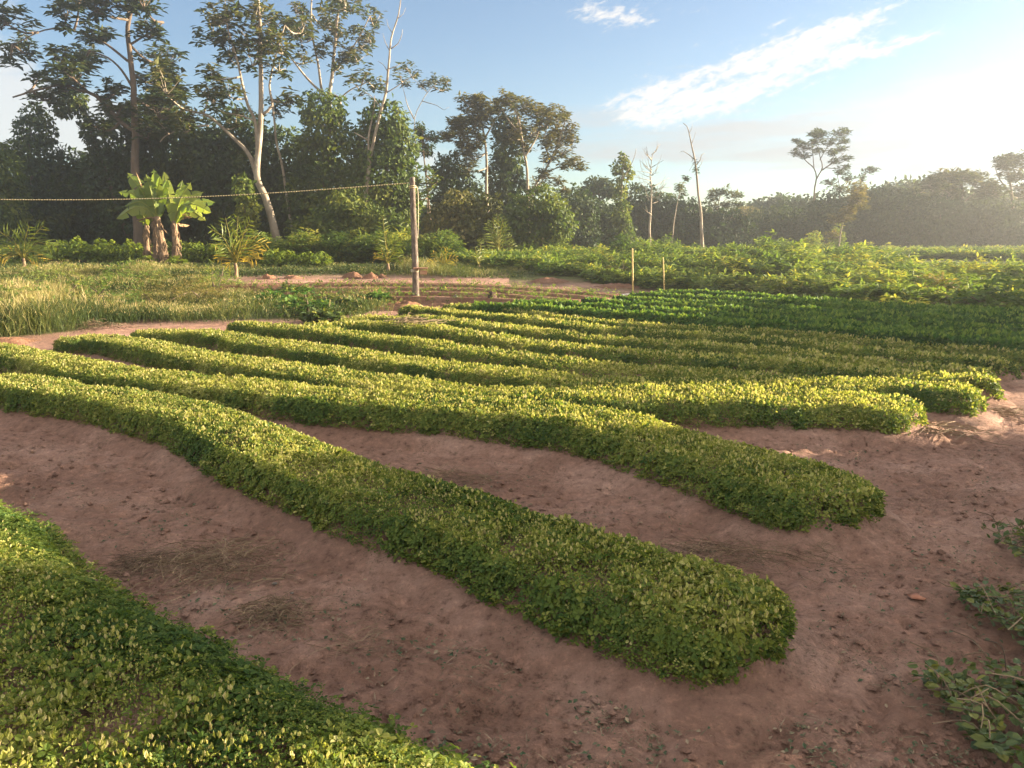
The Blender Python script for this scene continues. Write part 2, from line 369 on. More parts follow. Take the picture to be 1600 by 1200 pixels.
tag(gm.build('ground', M['ground'], smooth=True, point_attr={'veg': veg.ravel().astype(float)}), 'bare reddish brown earth between the planted beds', 'ground', kind='structure')

# ------------------------------------------------------------------ planted beds
def bed_shape(pts, z, step, ext0=None, ext1=None):
    P = []
    for a, b in pts:
        h = 0.0
        for _ in range(10): q = gp(a, b, z + h); h = .5 * h + .5 * float(terrain(q[1]))
        P.append(q)
    P = np.array(P)
    return spline(P, step)[:, :2]
def resample(P, step):
    d = np.concatenate([[0], np.cumsum(np.linalg.norm(np.diff(P, axis=0), axis=1))]); n = max(3, int(d[-1] / step))
    s = np.linspace(0, d[-1], n); return np.stack([np.interp(s, d, P[:, k]) for k in (0, 1)], 1), s

def make_bed(pts, w, zt, zb, label, group, mat, seed, dens, L, detail, round0=True, round1=True, name='planting_bed', upright=.42, w_end=None, soil='soil', leafn='foliage', skirt=.36, edge=.10, tri=True, zfar=None, tbias=0.):
    rng = np.random.default_rng(seed)
    C, S = resample(bed_shape(pts, zt - .03, .1), .07); n = len(C)
    T = unit(np.gradient(C, axis=0)); N = np.stack([T[:, 1], -T[:, 0]], 1)
    Lt = S[-1]; W = np.interp(S / Lt, np.linspace(0, 1, len(w)), w) if np.ndim(w) else np.full(n, w)
    # smooth the direction so the near edge does not fold
    k = 9; Np = np.vstack([N[:1]] * (k // 2) + [N] + [N[-1:]] * (k // 2)); N = unit(np.stack([np.convolve(Np[:, j], np.ones(k) / k, 'valid') for j in (0, 1)], 1))
    C = C + N * (W / 2)[:, None]
    r = W / 2 * .7
    def taper(e, rr): return np.sqrt(np.clip(1 - (1 - np.clip(e / rr, 0, 1)) ** 2, 0, 1))
    e0 = S if round0 else np.full(n, 9.); e1 = (Lt - S) if round1 else np.full(n, 9.); e = np.minimum(e0, e1)
    tp = taper(e, r)
    hwN = W / 2 * tp * (1 + edge * 2 * fbm(S * 1.6, S * 0 + seed, 1, 3)); hwF = W / 2 * tp * (1 + edge * 2 * fbm(S * 1.6, S * 0 + seed + 40, 2, 3))
    hgt = (zt - zb) * np.clip(tp, 0, 1) ** .5
    def surf(si, u):
        hw = np.where(u > 0, np.interp(si, S, hwN), np.interp(si, S, hwF)); g = np.clip(1 - np.abs(u) ** 6, 0, 1) ** .55
        cx = np.interp(si, S, C[:, 0]); cy = np.interp(si, S, C[:, 1]); nx_ = np.interp(si, S, N[:, 0]); ny_ = np.interp(si, S, N[:, 1])
        x = cx + nx_ * hw * u; y = cy + ny_ * hw * u
        z = zb + np.interp(si, S, hgt) * g + .035 * fbm(x * 1.1, y * 1.1, 5, 3) * g + .02 * fbm(x * 5, y * 5, 6, 2) * g
        return np.stack([x, y, z + terrain(y)], -1)
    mid = C[n // 2]; root = thing(name, (mid[0], mid[1], 0), label, 'planting bed', group)
    # soil mound
    st = 2; Se = np.concatenate([[-.36, -.30, -.24, -.18, -.12, -.06], S[::st], [Lt + .06, Lt + .12, Lt + .18, Lt + .24, Lt + .30, Lt + .36]]) if (round0 or round1) else S[::st]
    BD = np.vstack([C + N * hwN[:, None], C - N * hwF[:, None]])
    u = np.array([-1, -.8, -.6, -.4, -.2, 0, .2, .4, .6, .8, 1.]); rows = []
    for si in Se:
        sc_ = np.clip(si, 0, Lt); j = min(n - 1, int(np.searchsorted(S, sc_))); o = si - sc_
        c = C[j] + T[j] * o; hw = hwN[j] if o == 0 else 0; hf = hwF[j] if o == 0 else 0
        ends = min(si + .36 if round0 else 9, Lt + .36 - si if round1 else 9); q = math.sqrt(max(0, 1 - (1 - min(1, ends / (W[j] / 2 + .3))) ** 2))
        hs = (W[j] / 2 + skirt) * max(q, .02)
        lat = np.concatenate([-hs + (hs - min(hf, hs)) * np.array([0, .2, .4, .6, .8]), np.where(u < 0, u * min(hf, hs), u * min(hw, hs)), min(hw, hs) + (hs - min(hw, hs)) * np.array([.2, .4, .6, .8, 1])])
        x = c[0] + N[j, 0] * lat; y = c[1] + N[j, 1] * lat
        du = np.maximum(np.maximum(lat - hw, -lat - hf), 0); xy = np.stack([x, y], 1); dist = np.sqrt(((xy[:, None] - BD[None]) ** 2).sum(-1)).min(1); dist = np.where((du > 0) | (o != 0), np.minimum(dist, np.sqrt(du ** 2 + o ** 2)), 0)
        sm = np.clip(dist / skirt, 0, 1); out_ = (zb - .02) * (1 - sm * sm * (3 - 2 * sm)) - .02 - .17 * sm ** 2.5
        uu = np.where(lat > 0, lat / max(hw, 1e-6), -lat / max(hf, 1e-6)); g = np.clip(1 - np.clip(uu, 0, 1) ** 6, 0, 1) ** .55
        z = np.where(dist > 0, out_, zb + np.maximum(hgt[j] * g - .10, -.02)) + .022 * fbm(x * 6, y * 6, 7, 3) + .05 * fbm(x * 1.5, y * 1.5, 8, 2) * sm * (1 - sm) * 2
        rows.append(np.stack([x, y, z + terrain(y)], -1))
    G = np.array(rows); a, b = G.shape[:2]; I = np.arange(a * b).reshape(a, b)
    mb = MB(); mb.add(G, np.stack([I[:-1, :-1], I[:-1, 1:], I[1:, 1:], I[1:, :-1]], -1).reshape(-1, 4)); mb.build('soil_mound', M[soil], root, smooth=True)
    # leaves
    hw = (hwN + hwF) / 2; area = np.trapz(2 * hw + 1.3 * hgt, S); cnt = int(area * dens)
    cw = np.cumsum(hw + .6 * hgt); cw /= cw[-1]
    si = np.interp(rng.random(cnt), cw, S); u = rng.uniform(-1, 1, cnt); q = rng.random(cnt) < .27
    u[q] = np.sign(u[q]) * (1.0 - .32 * rng.random(q.sum()) ** 1.3) + rng.normal(0, .03, q.sum())
    P = surf(si, np.clip(u, -1.05, 1.05)); Pa = surf(si, np.clip(u + .03, -1.05, 1.05)); Pb = surf(np.clip(si + .03, 0, Lt), np.clip(u, -1.05, 1.05))
    nn = np.cross(Pb - P, Pa - P); nn[nn[:, 2] < 0] *= -1; bad = np.linalg.norm(nn, axis=1) < 1e-9; nn[bad] = (0, 0, 1); nn = unit(nn)
    nn = unit(nn + np.array([0, 0, .25]))
    old = (rng.random(cnt) < .03) * .35
    tn = np.clip(.42 + tbias + old - .10 * np.clip((np.abs(u) - .75) / .15, 0, 1) + .55 * fbm(P[:, 0] * 1.3, P[:, 1] * 1.3, seed, 3) + rng.normal(0, .16, cnt), 0, .8)  # leaves on the bed flanks tinted darker, side shade put into the colour
    fr = rng.random(cnt) < .10; fu = np.sign(u[fr]) * rng.uniform(.96, 1.10, fr.sum()); u[fr] = fu; P[fr] = surf(si[fr], fu); P[fr, 2] = terrain(P[fr, 1]) + zb + rng.uniform(-.05, .05, fr.sum())
    er = rng.random(cnt) < (.02 if (round0 or round1) else 0); s_e = np.where(rng.random(cnt) < (.5 if round0 and round1 else (1. if round0 else 0.)), rng.uniform(0, .3, cnt), Lt - rng.uniform(0, .3, cnt))[er]; P[er] = surf(s_e, u[er]); P[er, 2] = terrain(P[er, 1]) + zb + rng.uniform(-.05, .12, er.sum()); si[er] = s_e
    P[:, 2] += (.006 + .035 * vnoise(P[:, 0] * 8, P[:, 1] * 8, 60) * (1 - np.clip(np.abs(u), 0, 1) ** 4)) if detail else 0
    P = P + nn * (rng.uniform(-.055, .02, cnt) * (1.2 if detail else 1))[:, None]
    mb = MB(); Lr = L * rng.uniform(.5, 1.35, cnt) * np.clip(1 + 1.1 * vnoise(P[:, 0] * 7, P[:, 1] * 7, 61), .65, 1.25)
    up = rng.random(cnt) < upright * np.clip(1.1 - np.clip((np.abs(u) - .6) / .25, 0, 1) * 1.1, .01, 1); lay = ~up
    side = np.clip((np.abs(u) - .72) / .15, 0, 1)[:, None]; Nl = unit(nn + (1.5 - .85 * side) * rand_dir(rng, cnt) * rng.random((cnt, 1)) ** .6); D = perp(rng, Nl)
    ang = (0, 2.1, -2.1) if tri else (0,)
    for a_ in ang:
        ca, sa = math.cos(a_), math.sin(a_); Dr = D * ca + np.cross(Nl, D) * sa + nn * .18
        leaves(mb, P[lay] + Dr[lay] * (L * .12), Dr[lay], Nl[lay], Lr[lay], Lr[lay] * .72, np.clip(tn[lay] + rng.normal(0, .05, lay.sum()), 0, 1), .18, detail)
    nu = up.sum()
    if nu:
        Du = unit(np.array([0, 0, 1.]) + .35 * rand_dir(rng, nu)); Nu = perp(rng, Du)
        for sg in (1, -1):
            leaves(mb, P[up] + nn[up] * .012, unit(Du + sg * .16 * np.cross(Du, Nu)), unit(Nu + sg * .5 * np.cross(Du, Nu)), Lr[up] * .95, Lr[up] * .46, np.clip(.82 + rng.normal(0, .12, nu), .5, 1), .25, False)
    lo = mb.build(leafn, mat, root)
    if leafn == 'sprouts': lo['kind'] = 'stuff'
    return root

GC = 'raised beds of low leafy groundcover crop'
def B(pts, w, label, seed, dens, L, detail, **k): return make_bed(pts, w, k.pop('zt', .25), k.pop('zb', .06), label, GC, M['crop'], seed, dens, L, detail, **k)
B([(-260, 690), (-100, 728), (0, 772), (60, 802), (120, 862), (200, 908), (300, 958), (400, 1016), (500, 1060), (600, 1108), (700, 1155), (820, 1200), (980, 1270)], 2.3,
  'wide leafy bed cut off by the bottom left corner of the photo', 1, 7200, .0215, True, round0=False, round1=False, zb=.02, zt=.24, skirt=.3, edge=.025)
B([(-200, 578), (0, 587), (80, 592), (160, 603), (240, 613), (360, 638), (440, 665), (500, 688), (600, 722), (700, 757), (800, 785), (900, 815), (1000, 848), (1100, 873), (1200, 901), (1290, 932)], [.95, .95, .85, .85, .85, .9],
  'long diagonal leafy bed second from the camera, with a blunt shaded tip', 2, 6200, .0225, True, round0=False)
B([(-200, 518), (0, 537), (80, 550), (160, 566), (240, 578), (360, 592), (440, 598), (560, 611), (700, 619), (800, 628), (880, 635), (980, 648), (1030, 657), (1100, 680), (1200, 705), (1300, 733), (1415, 773)], [.85, .85, .85, .9, 1.0, .95],
  'third leafy bed from the camera, its shaded right end drooping towards the footpath', 3, 4600, .0265, True, round0=False)
B([(74, 531), (160, 525), (240, 532), (360, 555), (440, 566), (560, 582), (680, 597), (760, 606), (840, 608), (960, 607), (1100, 607), (1250, 610), (1350, 613), (1462, 625)], [.75, .8, .9, .9, 1.05, 1.15],
  'fourth leafy bed, swelling to a broad sunlit rounded tip above a crumbling soil bank', 4, 3300, .031, False)
B([(221, 516), (300, 516), (360, 519), (440, 531), (560, 548), (660, 561), (760, 573), (840, 581), (900, 589), (960, 594), (1080, 595), (1240, 597), (1360, 595), (1444, 599), (1545, 608)], [.8, .85, .85, .85, .8, .8],
  'fifth leafy bed, joined to the fourth in mid-length and tipped with straw on the right', 5, 2700, .034, False)
B([(350, 507), (400, 505), (440, 509), (560, 520), (660, 532), (760, 547), (840, 556), (960, 570), (1100, 579), (1240, 589), (1330, 598)], .72,
  'sixth leafy bed, starting beside the weeds with a loose tuft of dry grass on it', 6, 2000, .04, False)
B([(462, 511), (520, 506), (560, 505), (660, 508), (760, 522), (840, 533), (960, 546), (1160, 559), (1240, 564), (1360, 576), (1480, 588), (1555, 597), (1573, 604)], .70,
  'seventh leafy bed, with a small pale patch of sun on its right tip', 7, 1500, .048, False)
B([(520, 503), (560, 497), (660, 496), (720, 501), (760, 505), (840, 514), (960, 528), (1160, 543), (1240, 549), (1360, 565), (1500, 575), (1568, 582)], .66,
  'eighth leafy bed, starting just below the sloping red bank', 8, 1400, .05, False)
B([(618, 486), (640, 482), (700, 485), (760, 492), (840, 499), (960, 513), (1160, 528), (1240, 534), (1360, 546), (1500, 559), (1580, 568), (1600, 575)], .62,
  'ninth leafy bed, starting at the red earth below the wooden post', 9, 1300, .052, False)
B([(684, 479), (720, 477), (760, 480), (840, 489), (960, 503), (1160, 517), (1240, 520), (1360, 532), (1500, 543), (1600, 551), (1720, 562)], .55,
  'tenth and farthest yellowish leafy bed, bordering the deep green rows', 10, 1200, .055, False, round1=False)
GG = 'deep green bean rows behind the yellowish beds'
def G(pts, label, seed, w=.46): return make_bed(pts, w, .34, .03, label, GG, M['bean'], seed, 620, .09, False, name='bean_row', upright=.42, edge=.16, soil='tilled')  # many pale leaves on row tops only, skylight put into their colour
G([(745, 477), (845, 481), (967, 490), (1100, 501), (1240, 511), (1360, 521), (1500, 533), (1600, 541), (1720, 552)], 'nearest deep green bean row, starting by the dark stump', 21)
G([(802, 473), (886, 475), (980, 482), (1100, 490), (1240, 501), (1360, 511), (1500, 521), (1600, 528), (1720, 538)], 'second deep green bean row, starting just right of the dark stump', 22)
G([(923, 470), (980, 475), (1100, 483), (1240, 492), (1400, 503), (1600, 516), (1720, 525)], 'third deep green bean row, starting under the end of the pale hose', 23)
G([(962, 467), (1030, 470), (1100, 474), (1240, 482), (1400, 493), (1600, 504), (1740, 514)], 'fourth deep green bean row, starting beside the middle of the pale hose', 24)
G([(985, 461), (1040, 463), (1100, 466), (1240, 474), (1400, 484), (1600, 495), (1760, 505)], 'fifth deep green bean row, starting at the foot of the taller bamboo stake', 25)
G([(1020, 457), (1100, 458), (1140, 460), (1240, 467), (1400, 478), (1600, 488), (1760, 497)], 'farthest deep green bean row, running along the edge of the thicket', 26)
GT = 'tilled brown seed beds behind the wooden post'
def K(pts, label, seed, w): return make_bed(pts, w * .5, .30, .0, label, GT, M['thicket'], seed, 34, .06, False, name='seed_bed', upright=.3, soil='tilled', leafn='sprouts', skirt=.25, tbias=.1)
K([(330, 440), (450, 438), (560, 437), (700, 438), (800, 442), (900, 449), (985, 456)], 'farthest bare seed bed of tilled brown soil, along the grassy edge', 31, 1.6)
K([(400, 445), (520, 444), (640, 444), (760, 446), (880, 454), (965, 461)], 'bare seed bed of tilled brown soil, second from the grassy edge', 32, 1.3)
K([(440, 452), (560, 451), (680, 451), (800, 455), (920, 464)], 'bare seed bed of tilled brown soil passing behind the middle of the post foot', 33, 1.1)
K([(500, 459), (600, 458), (700, 459), (800, 462), (905, 469)], 'nearest bare seed bed of tilled brown soil, just behind stump and stone', 34, 1.0)

# ------------------------------------------------------------------ trees
def px_path(pts, Y, dy=0, step=.5):
    P = []
    for q in pts:
        y = Y + (q[2] if len(q) > 2 else dy); P.append(at(q[0], q[1], y))
    return spline(np.array(P), step)
def add_trunk(mb, pts, Y, r0, r1, root_z=None, k=7, seed=0):
    P = px_path(pts, Y)
    if root_z is not None:
        while P[0][2] > root_z + .1:
            d = unit(P[0] - P[min(3, len(P) - 1)]); d[2] = min(d[2], -.8); P = np.vstack([P[0] + unit(d) * min(.8, P[0][2] - root_z + .1), P])
    t = np.linspace(0, 1, len(P))
    P[1:-1, 0] += .10 * r0 * 4 * vnoise(P[1:-1, 2] * .9, P[1:-1, 2] * 0 + seed, 2); P[1:-1, 1] += .4 * r0 * vnoise(P[1:-1, 2] * .9, P[1:-1, 2] * 0 + seed + 9, 3)
    r = r0 + (r1 - r0) * t ** .8
    if root_z is not None: r = r * (1 + .5 * np.exp(-(P[:, 2] - root_z) / (.25 + r0)))
    tube(mb, P, r, k); return P
def whorls(mb, C, L, rng, m=8, tint=.5, droop=.35, ratio=.38, spread=.35, fold=.1):
    """leaf rosettes hanging round twig ends"""
    K = len(C); n = K * m
    ctr = np.repeat(C, m, 0); D = rand_dir(rng, n); D[:, 2] = np.abs(D[:, 2]) * .5 - droop; D = unit(D)
    N = unit(np.array([0, 0, 1.]) + .5 * rand_dir(rng, n) + .2 * D)
    tn = np.clip(np.repeat(np.broadcast_to(tint, (K,)), m) + rng.normal(0, .13, n), 0, 1)
    l = L * rng.uniform(.6, 1.2, n)
    leaves(mb, ctr + rand_dir(rng, n) * L * spread, D, N, l, l * ratio, tn, fold)
def airy_crown(mbl, mbw, clumps, Y, wood, L, rng, per=1.0, m=9, tint=.5, depth=.5, droop=.35, ratio=.4, twig=.03, flat=1.3):
    W = np.vstack(wood)
    for c in clumps:
        px, py, rx, ry = c[:4]; dy = c[4] if len(c) > 4 else None
        Rm = rx * Y / F; Rz = ry * Y / F * flat
        C0 = at(px, py, Y); C0 = C0 + np.array([0, rng.normal(0, 1) * Rm * 1.3 * depth * 2 if dy is None else dy, 0])
        K = max(3, int(per * 8 * (Rm / L) * (Rz / L) ** .5 * .55))
        q = rand_dir(rng, K) * rng.random((K, 1)) ** .4
        P = C0 + q * np.array([Rm, Rm, Rz]) * .95
        whorls(mbl, P, L, rng, m, np.clip(tint + .22 * q[:, 2] + rng.normal(0, .1, K), 0, 1), droop, ratio)
        # limb to the clump and twigs inside it
        j = np.argmin(np.linalg.norm(W - C0, axis=1) + np.maximum(W[:, 2] - C0[2], 0) * 1.5); A = W[j]
        hub = C0 - np.array([0, 0, Rz * .5]); mid = (A + hub) / 2 + rng.normal(0, .035, 3) * np.linalg.norm(hub - A) + np.array([0, 0, -.06 * np.linalg.norm(hub - A)])
        pth = spline(np.array([A, mid, hub]), .5); tube(mbw, pth, np.linspace(twig * 1.9, twig, len(pth)), 5)
        for k in range(0, K, 2):
            e = P[k]; md = (hub + e) / 2 + rng.normal(0, .12, 3) * Rm * .5; pt = spline(np.array([hub, md, e]), .6); tube(mbw, pt, np.linspace(twig, twig * .35, len(pt)), 4, cap=False)
def shell(mb, C, r, L, n, rng, tint=.5, hang=.6, inner=.55, ratio=.55):
    d = rand_dir(rng, n); rr = inner + (1.08 - inner) * rng.random((n, 1)) ** .5
    lump = 1 + .35 * (vnoise(d[:, 0] * 2.3 + C[0], d[:, 2] * 2.3 + C[2], 3) + vnoise(d[:, 1] * 2.6 + C[1], d[:, 2] * 3.1, 5))[:, None]
    P = C + d * rr * lump * np.asarray(r)
    D = unit(d * .5 + .8 * rand_dir(rng, n) + np.array([0, 0, -hang])); N = unit(d + .6 * rand_dir(rng, n) + np.array([0, 0, .3]))
    tn = np.clip(tint + .55 * fbm(P[:, 0] * .55 + P[:, 1] * .3, P[:, 2] * .6, 12, 3) + rng.normal(0, .14, n), 0, 1)
    l = L * rng.uniform(.6, 1.3, n); leaves(mb, P, D, N, l, l * ratio, tn, .12)
def dense_crown(mb, clumps, Y, L, rng, dens=1.0, tint=.5, ymul=1.0, **k):
    for c in clumps:
        px, py, rx, ry = c[:4]; dy = c[4] if len(c) > 4 else rng.normal(0, .5)
        r = np.array([rx * Y / F, rx * Y / F * ymul, ry * Y / F])
        n = int(dens * 150 * (r[0] * r[2] + .4 * r[0] * r[1]) ** 1.0 / (L * L) * .28) + 30
        shell(mb, at(px, py, Y) + np.array([0, dy, 0]), r, L, n, rng, tint, **k)

TREES = 'trees and palms along the edge of the field'
def tree(label, name, Y, trunks, crown, kind, L, mat, bark='bark', seed=0, tint=.5, base=True, cat='tree', group=None, **k):
    """trunks: list of (points, r0, r1); first one starts at the ground"""
    bx = trunks[0][0][0][0]; Y = Y * 1.38 if bx > 1150 else Y * 1.2 if bx > 890 else Y + 6 if bx > 680 and Y > 47 else Y
    rng = np.random.default_rng(seed + 100); gz = float(terrain(Y)); b = at(trunks[0][0][0][0], trunks[0][0][0][1], Y)
    root = thing(name, (b[0], Y, gz), label, cat, group)
    mw, ml = MB(), MB(); wood = []
    for i, (pts, r0, r1) in enumerate(trunks): wood.append(add_trunk(mw, pts, Y, r0, r1, gz if i == 0 else None, seed=seed + i))
    if crown:
        if kind == 'airy': airy_crown(ml, mw, crown, Y, wood, L, rng, tint=tint, **k)
        else: dense_crown(ml, crown, Y, L, rng, tint=tint, **k)
    mw.build('trunk', M[bark], root, smooth=True)
    if crown: ml.build('crown', M[mat], root)
    return root

tree('tall dark broad-leaved tree at the far left, its open crown cut by the top edge', 'broad_leaved_tree', 52,
  [([(214, 300), (212, 240), (212, 200), (209, 138), (201, 57), (205, 20), (215, -30)], .34, .10), ([(211, 205), (188, 190), (150, 150), (126, 142), (98, 133), (60, 140), (20, 152)], .16, .05), ([(209, 140), (190, 110), (168, 90), (140, 80)], .09, .04), ([(203, 70), (235, 50), (255, 35)], .08, .04), ([(212, 215), (245, 190), (275, 160)], .1, .04), ([(206, 100), (150, 60), (80, 45), (20, 70)], .09, .03)],
  [(215, 12, 40, 18), (180, 22, 36, 18), (250, 18, 28, 16), (120, 30, 24, 16), (150, 52, 32, 16), (60, 50, 36, 12), (18, 62, 22, 18), (92, 70, 36, 14), (200, 62, 36, 18), (242, 55, 28, 12), (5, 80, 16, 16), (110, 100, 36, 17), (142, 125, 34, 14), (98, 132, 28, 12), (60, 148, 26, 9), (172, 140, 24, 14), (222, 112, 34, 18), (256, 112, 24, 14), (186, 170, 28, 14), (212, 186, 36, 18), (250, 176, 26, 18), (150, 166, 18, 11), (226, 150, 36, 17), (270, 140, 22, 14), (140, 190, 22, 14), (240, 210, 20, 14), (30, 110, 18, 8), (200, -20, 60, 15), (120, -10, 40, 15)],
  'airy', .66, 'airy', 'barkd', 1, .36, m=11, per=1.9, twig=.045)
tree('tall tree with a bright leaning pale trunk forking into several stems', 'broad_leaved_tree', 47,
  [([(429, 362), (427, 352), (414, 307), (402, 276), (406, 215), (408, 153), (406, 77), (406, 38), (404, 0), (400, -30)], .26, .07), ([(402, 280), (391, 245), (378, 228), (360, 211), (330, 184), (318, 178)], .15, .07), ([(403, 248), (399, 192), (387, 165), (378, 130), (372, 100), (360, 60), (350, 20)], .13, .04), ([(408, 180), (425, 165), (421, 134), (430, 90), (445, 40)], .09, .03), ([(400, 190), (380, 182), (350, 176)], .06, .03), ([(326, 196), (305, 198), (264, 209), (250, 222)], .06, .03)],
  [(350, 70, 28, 22), (390, 85, 33, 22), (322, 130, 28, 18), (300, 150, 28, 22), (290, 176, 28, 18), (340, 156, 22, 18), (386, 58, 24, 14), (350, 22, 38, 17), (402, 26, 38, 18), (440, 106, 20, 13), (440, 76, 28, 13), (452, 20, 28, 17), (330, 52, 28, 16), (310, 8, 28, 10), (346, 120, 18, 14), (440, 150, 22, 11), (300, 202, 18, 12), (362, 186, 18, 13), (262, 194, 14, 10), (420, 60, 20, 12), (380, -15, 60, 12), (372, 150, 16, 12)],
  'airy', .55, 'airy', 'bark', 2, .52, m=10, per=1.6, twig=.032)
tree('tall thin-stemmed tree with open upright crown rising above the vine tower', 'broad_leaved_tree', 55,
  [([(512, 330), (514, 240), (515, 150), (519, 111), (522, 77), (526, 38), (530, 0), (532, -30)], .22, .06), ([(515, 155), (503, 142), (497, 100), (488, 57), (486, 20), (488, -20)], .10, .04), ([(503, 145), (480, 123), (453, 88), (426, 50), (410, 25)], .09, .03), ([(519, 115), (540, 90), (560, 60), (578, 25)], .07, .03), ([(516, 150), (530, 153), (531, 184), (520, 211)], .10, .06), ([(530, 155), (548, 140), (575, 128)], .06, .03), ([(488, 60), (470, 30), (455, 5)], .05, .02)],
  [(500, 20, 33, 16), (550, 15, 28, 16), (580, 25, 14, 14), (475, 60, 23, 13), (520, 50, 28, 17), (560, 60, 23, 16), (535, 86, 23, 13), (560, 92, 23, 11), (470, 86, 18, 10), (450, 40, 18, 13), (580, 56, 14, 17), (500, 82, 18, 10), (530, 106, 18, 9), (562, 120, 22, 9), (582, 128, 18, 8), (530, -12, 50, 10), (470, 10, 20, 12), (432, 30, 18, 10)],
  'airy', .5, 'airy', 'bark', 3, .56, m=9, per=1.4, twig=.03)
tree('slim leaning pale tree with almost bare upper branches reaching the top edge', 'bare_tree', 49,
  [([(570, 330), (574, 284), (577, 253), (585, 215), (593, 180), (603, 142), (607, 103), (610, 69), (614, 50), (622, 23), (626, 0), (627, -12)], .17, .025), ([(576, 256), (576, 215), (584, 172), (585, 150)], .09, .03), ([(611, 76), (622, 68), (628, 54), (629, 46)], .035, .012), ([(607, 108), (618, 104), (625, 100)], .03, .012), ([(602, 146), (620, 135), (637, 123), (650, 118)], .035, .015), ([(576, 220), (566, 214), (553, 207)], .06, .03), ([(609, 80), (602, 66), (598, 52)], .03, .01), ([(613, 52), (606, 40), (604, 30)], .025, .01), ([(620, 30), (630, 22), (634, 12)], .02, .008), ([(596, 170), (580, 150), (562, 140)], .04, .015), ([(606, 112), (598, 100), (590, 95)], .03, .01)],
  [(560, 143, 14, 7), (572, 116, 13, 7), (590, 128, 9, 5), (628, 120, 13, 6), (645, 117, 10, 5), (548, 122, 10, 6)], 'airy', .42, 'airy', 'bark', 4, .55, m=7, per=.9, twig=.02)
tree('thin whitish tree behind the wooden post with small flat leaf tufts', 'slender_tree', 60,
  [([(652, 300), (650, 260), (649, 220), (648, 184), (660, 157), (670, 142), (684, 128)], .05, .02), ([(647, 186), (637, 165), (631, 142), (628, 132)], .05, .015), ([(660, 158), (683, 165), (694, 172), (702, 167)], .035, .01), ([(668, 145), (655, 132), (645, 122)], .03, .012)],
  [(680, 124, 19, 7), (690, 134, 13, 7), (668, 127, 11, 7), (645, 118, 18, 5), (634, 128, 11, 5), (655, 130, 9, 5), (700, 130, 7, 5)], 'airy', .4, 'airy', 'bark', 5, .5, m=8, per=1.3, twig=.018)
tree('thin pale trunk standing in shade between the forked tree and the vine tower', 'slender_tree', 53,
  [([(446, 292), (440, 255), (432, 222), (428, 184), (426, 165)], .11, .06)], [(424, 160, 16, 10), (435, 172, 12, 9)], 'airy', .5, 'dark', 'bark', 6, .4, m=9, per=1.2)

# vine covered towers and dark trees of the left wood
def vine_tree(label, Y, top, clumps, seed, mat='vine', L=.36, tint=.45, dens=1.0, name='vine_covered_tree', r0=.22, **k):
    x0, y0 = top
    return tree(label, name, Y, [([(x0, 384), (x0 + 2, 384 + (y0 - 384) * .4), (x0 - 1, 384 + (y0 - 384) * .65), (x0, 384 + (y0 - 384) * .85)], r0, .05)], clumps, 'dense', L, mat, 'barkd', seed, tint, dens=dens, **k)
vine_tree('tall tower of dark vines with a rounded head under the thin-stemmed tree', 54, (505, 160), [(505, 170, 30, 26), (512, 205, 34, 32), (508, 250, 36, 40), (520, 300, 42, 48), (500, 345, 50, 40), (480, 250, 22, 36), (540, 330, 26, 44), (475, 310, 26, 44)], 11, tint=.40)
vine_tree('broad vine-draped tree left of the wooden post, its right side sunlit', 51, (605, 175), [(605, 190, 34, 26), (590, 225, 40, 34), (625, 230, 26, 40), (600, 275, 46, 40), (628, 300, 26, 44), (570, 290, 26, 44), (600, 335, 52, 36), (560, 250, 18, 30)], 12, tint=.42)
vine_tree('narrow dark vine tower near the left edge of the wood', 56, (48, 165), [(47, 178, 18, 18), (52, 205, 26, 22), (55, 240, 34, 28), (45, 285, 46, 44), (60, 340, 60, 46)], 13, 'dark', tint=.40)
vine_tree('leafy tree partly cut off at the left edge of the photo', 50, (-14, 225), [(-15, 235, 26, 20), (-5, 265, 30, 30), (-20, 320, 50, 50)], 14, tint=.45)
vine_tree('huge dark tree mass behind the banana clump', 58, (235, 170), [(235, 185, 46, 34), (205, 225, 56, 44), (265, 235, 56, 46), (180, 290, 60, 50), (245, 300, 70, 56), (290, 310, 50, 56), (215, 350, 80, 40), (325, 250, 38, 46)], 15, 'dark', tint=.36, L=.42)
vine_tree('dark bushy tree between the leaning vine stem and the left vine tower', 60, (115, 255), [(110, 265, 40, 30), (95, 300, 46, 44), (145, 305, 44, 46), (120, 350, 60, 40), (165, 265, 26, 26)], 16, 'dark', tint=.38, L=.42)
vine_tree('dark tree hiding behind the forked pale trunk', 57, (375, 190), [(370, 205, 42, 34), (345, 250, 44, 44), (395, 260, 46, 46), (360, 310, 54, 50), (410, 320, 50, 54), (440, 240, 38, 40), (450, 310, 46, 52), (340, 345, 50, 40)], 17, 'dark', tint=.38, L=.42)
vine_tree('bright green vine-hung shrub beside the base of the forked pale trunk', 46, (382, 285), [(382, 295, 14, 20), (388, 325, 14, 24), (376, 350, 18, 22)], 18, tint=.62, r0=.08, L=.3)
vine_tree('lower vine bank spilling down in front of the vine tower', 47, (545, 310), [(545, 320, 30, 20), (520, 350, 36, 26), (570, 345, 30, 30), (600, 360, 34, 26), (490, 365, 34, 24)], 19, tint=.55, r0=.1, L=.32)
tree('leaning vine-wrapped stem with a leafy tuft, standing against the white cloud', 'vine_covered_tree', 57, [([(162, 260), (153, 234), (140, 200), (127, 169), (118, 155)], .2, .08)],
  [(112, 160, 20, 12), (124, 152, 14, 10), (130, 178, 9, 14), (141, 205, 9, 16), (151, 232, 10, 16), (100, 172, 12, 8)], 'dense', .36, 'dark', 'barkd', 20, .45, dens=1.0)
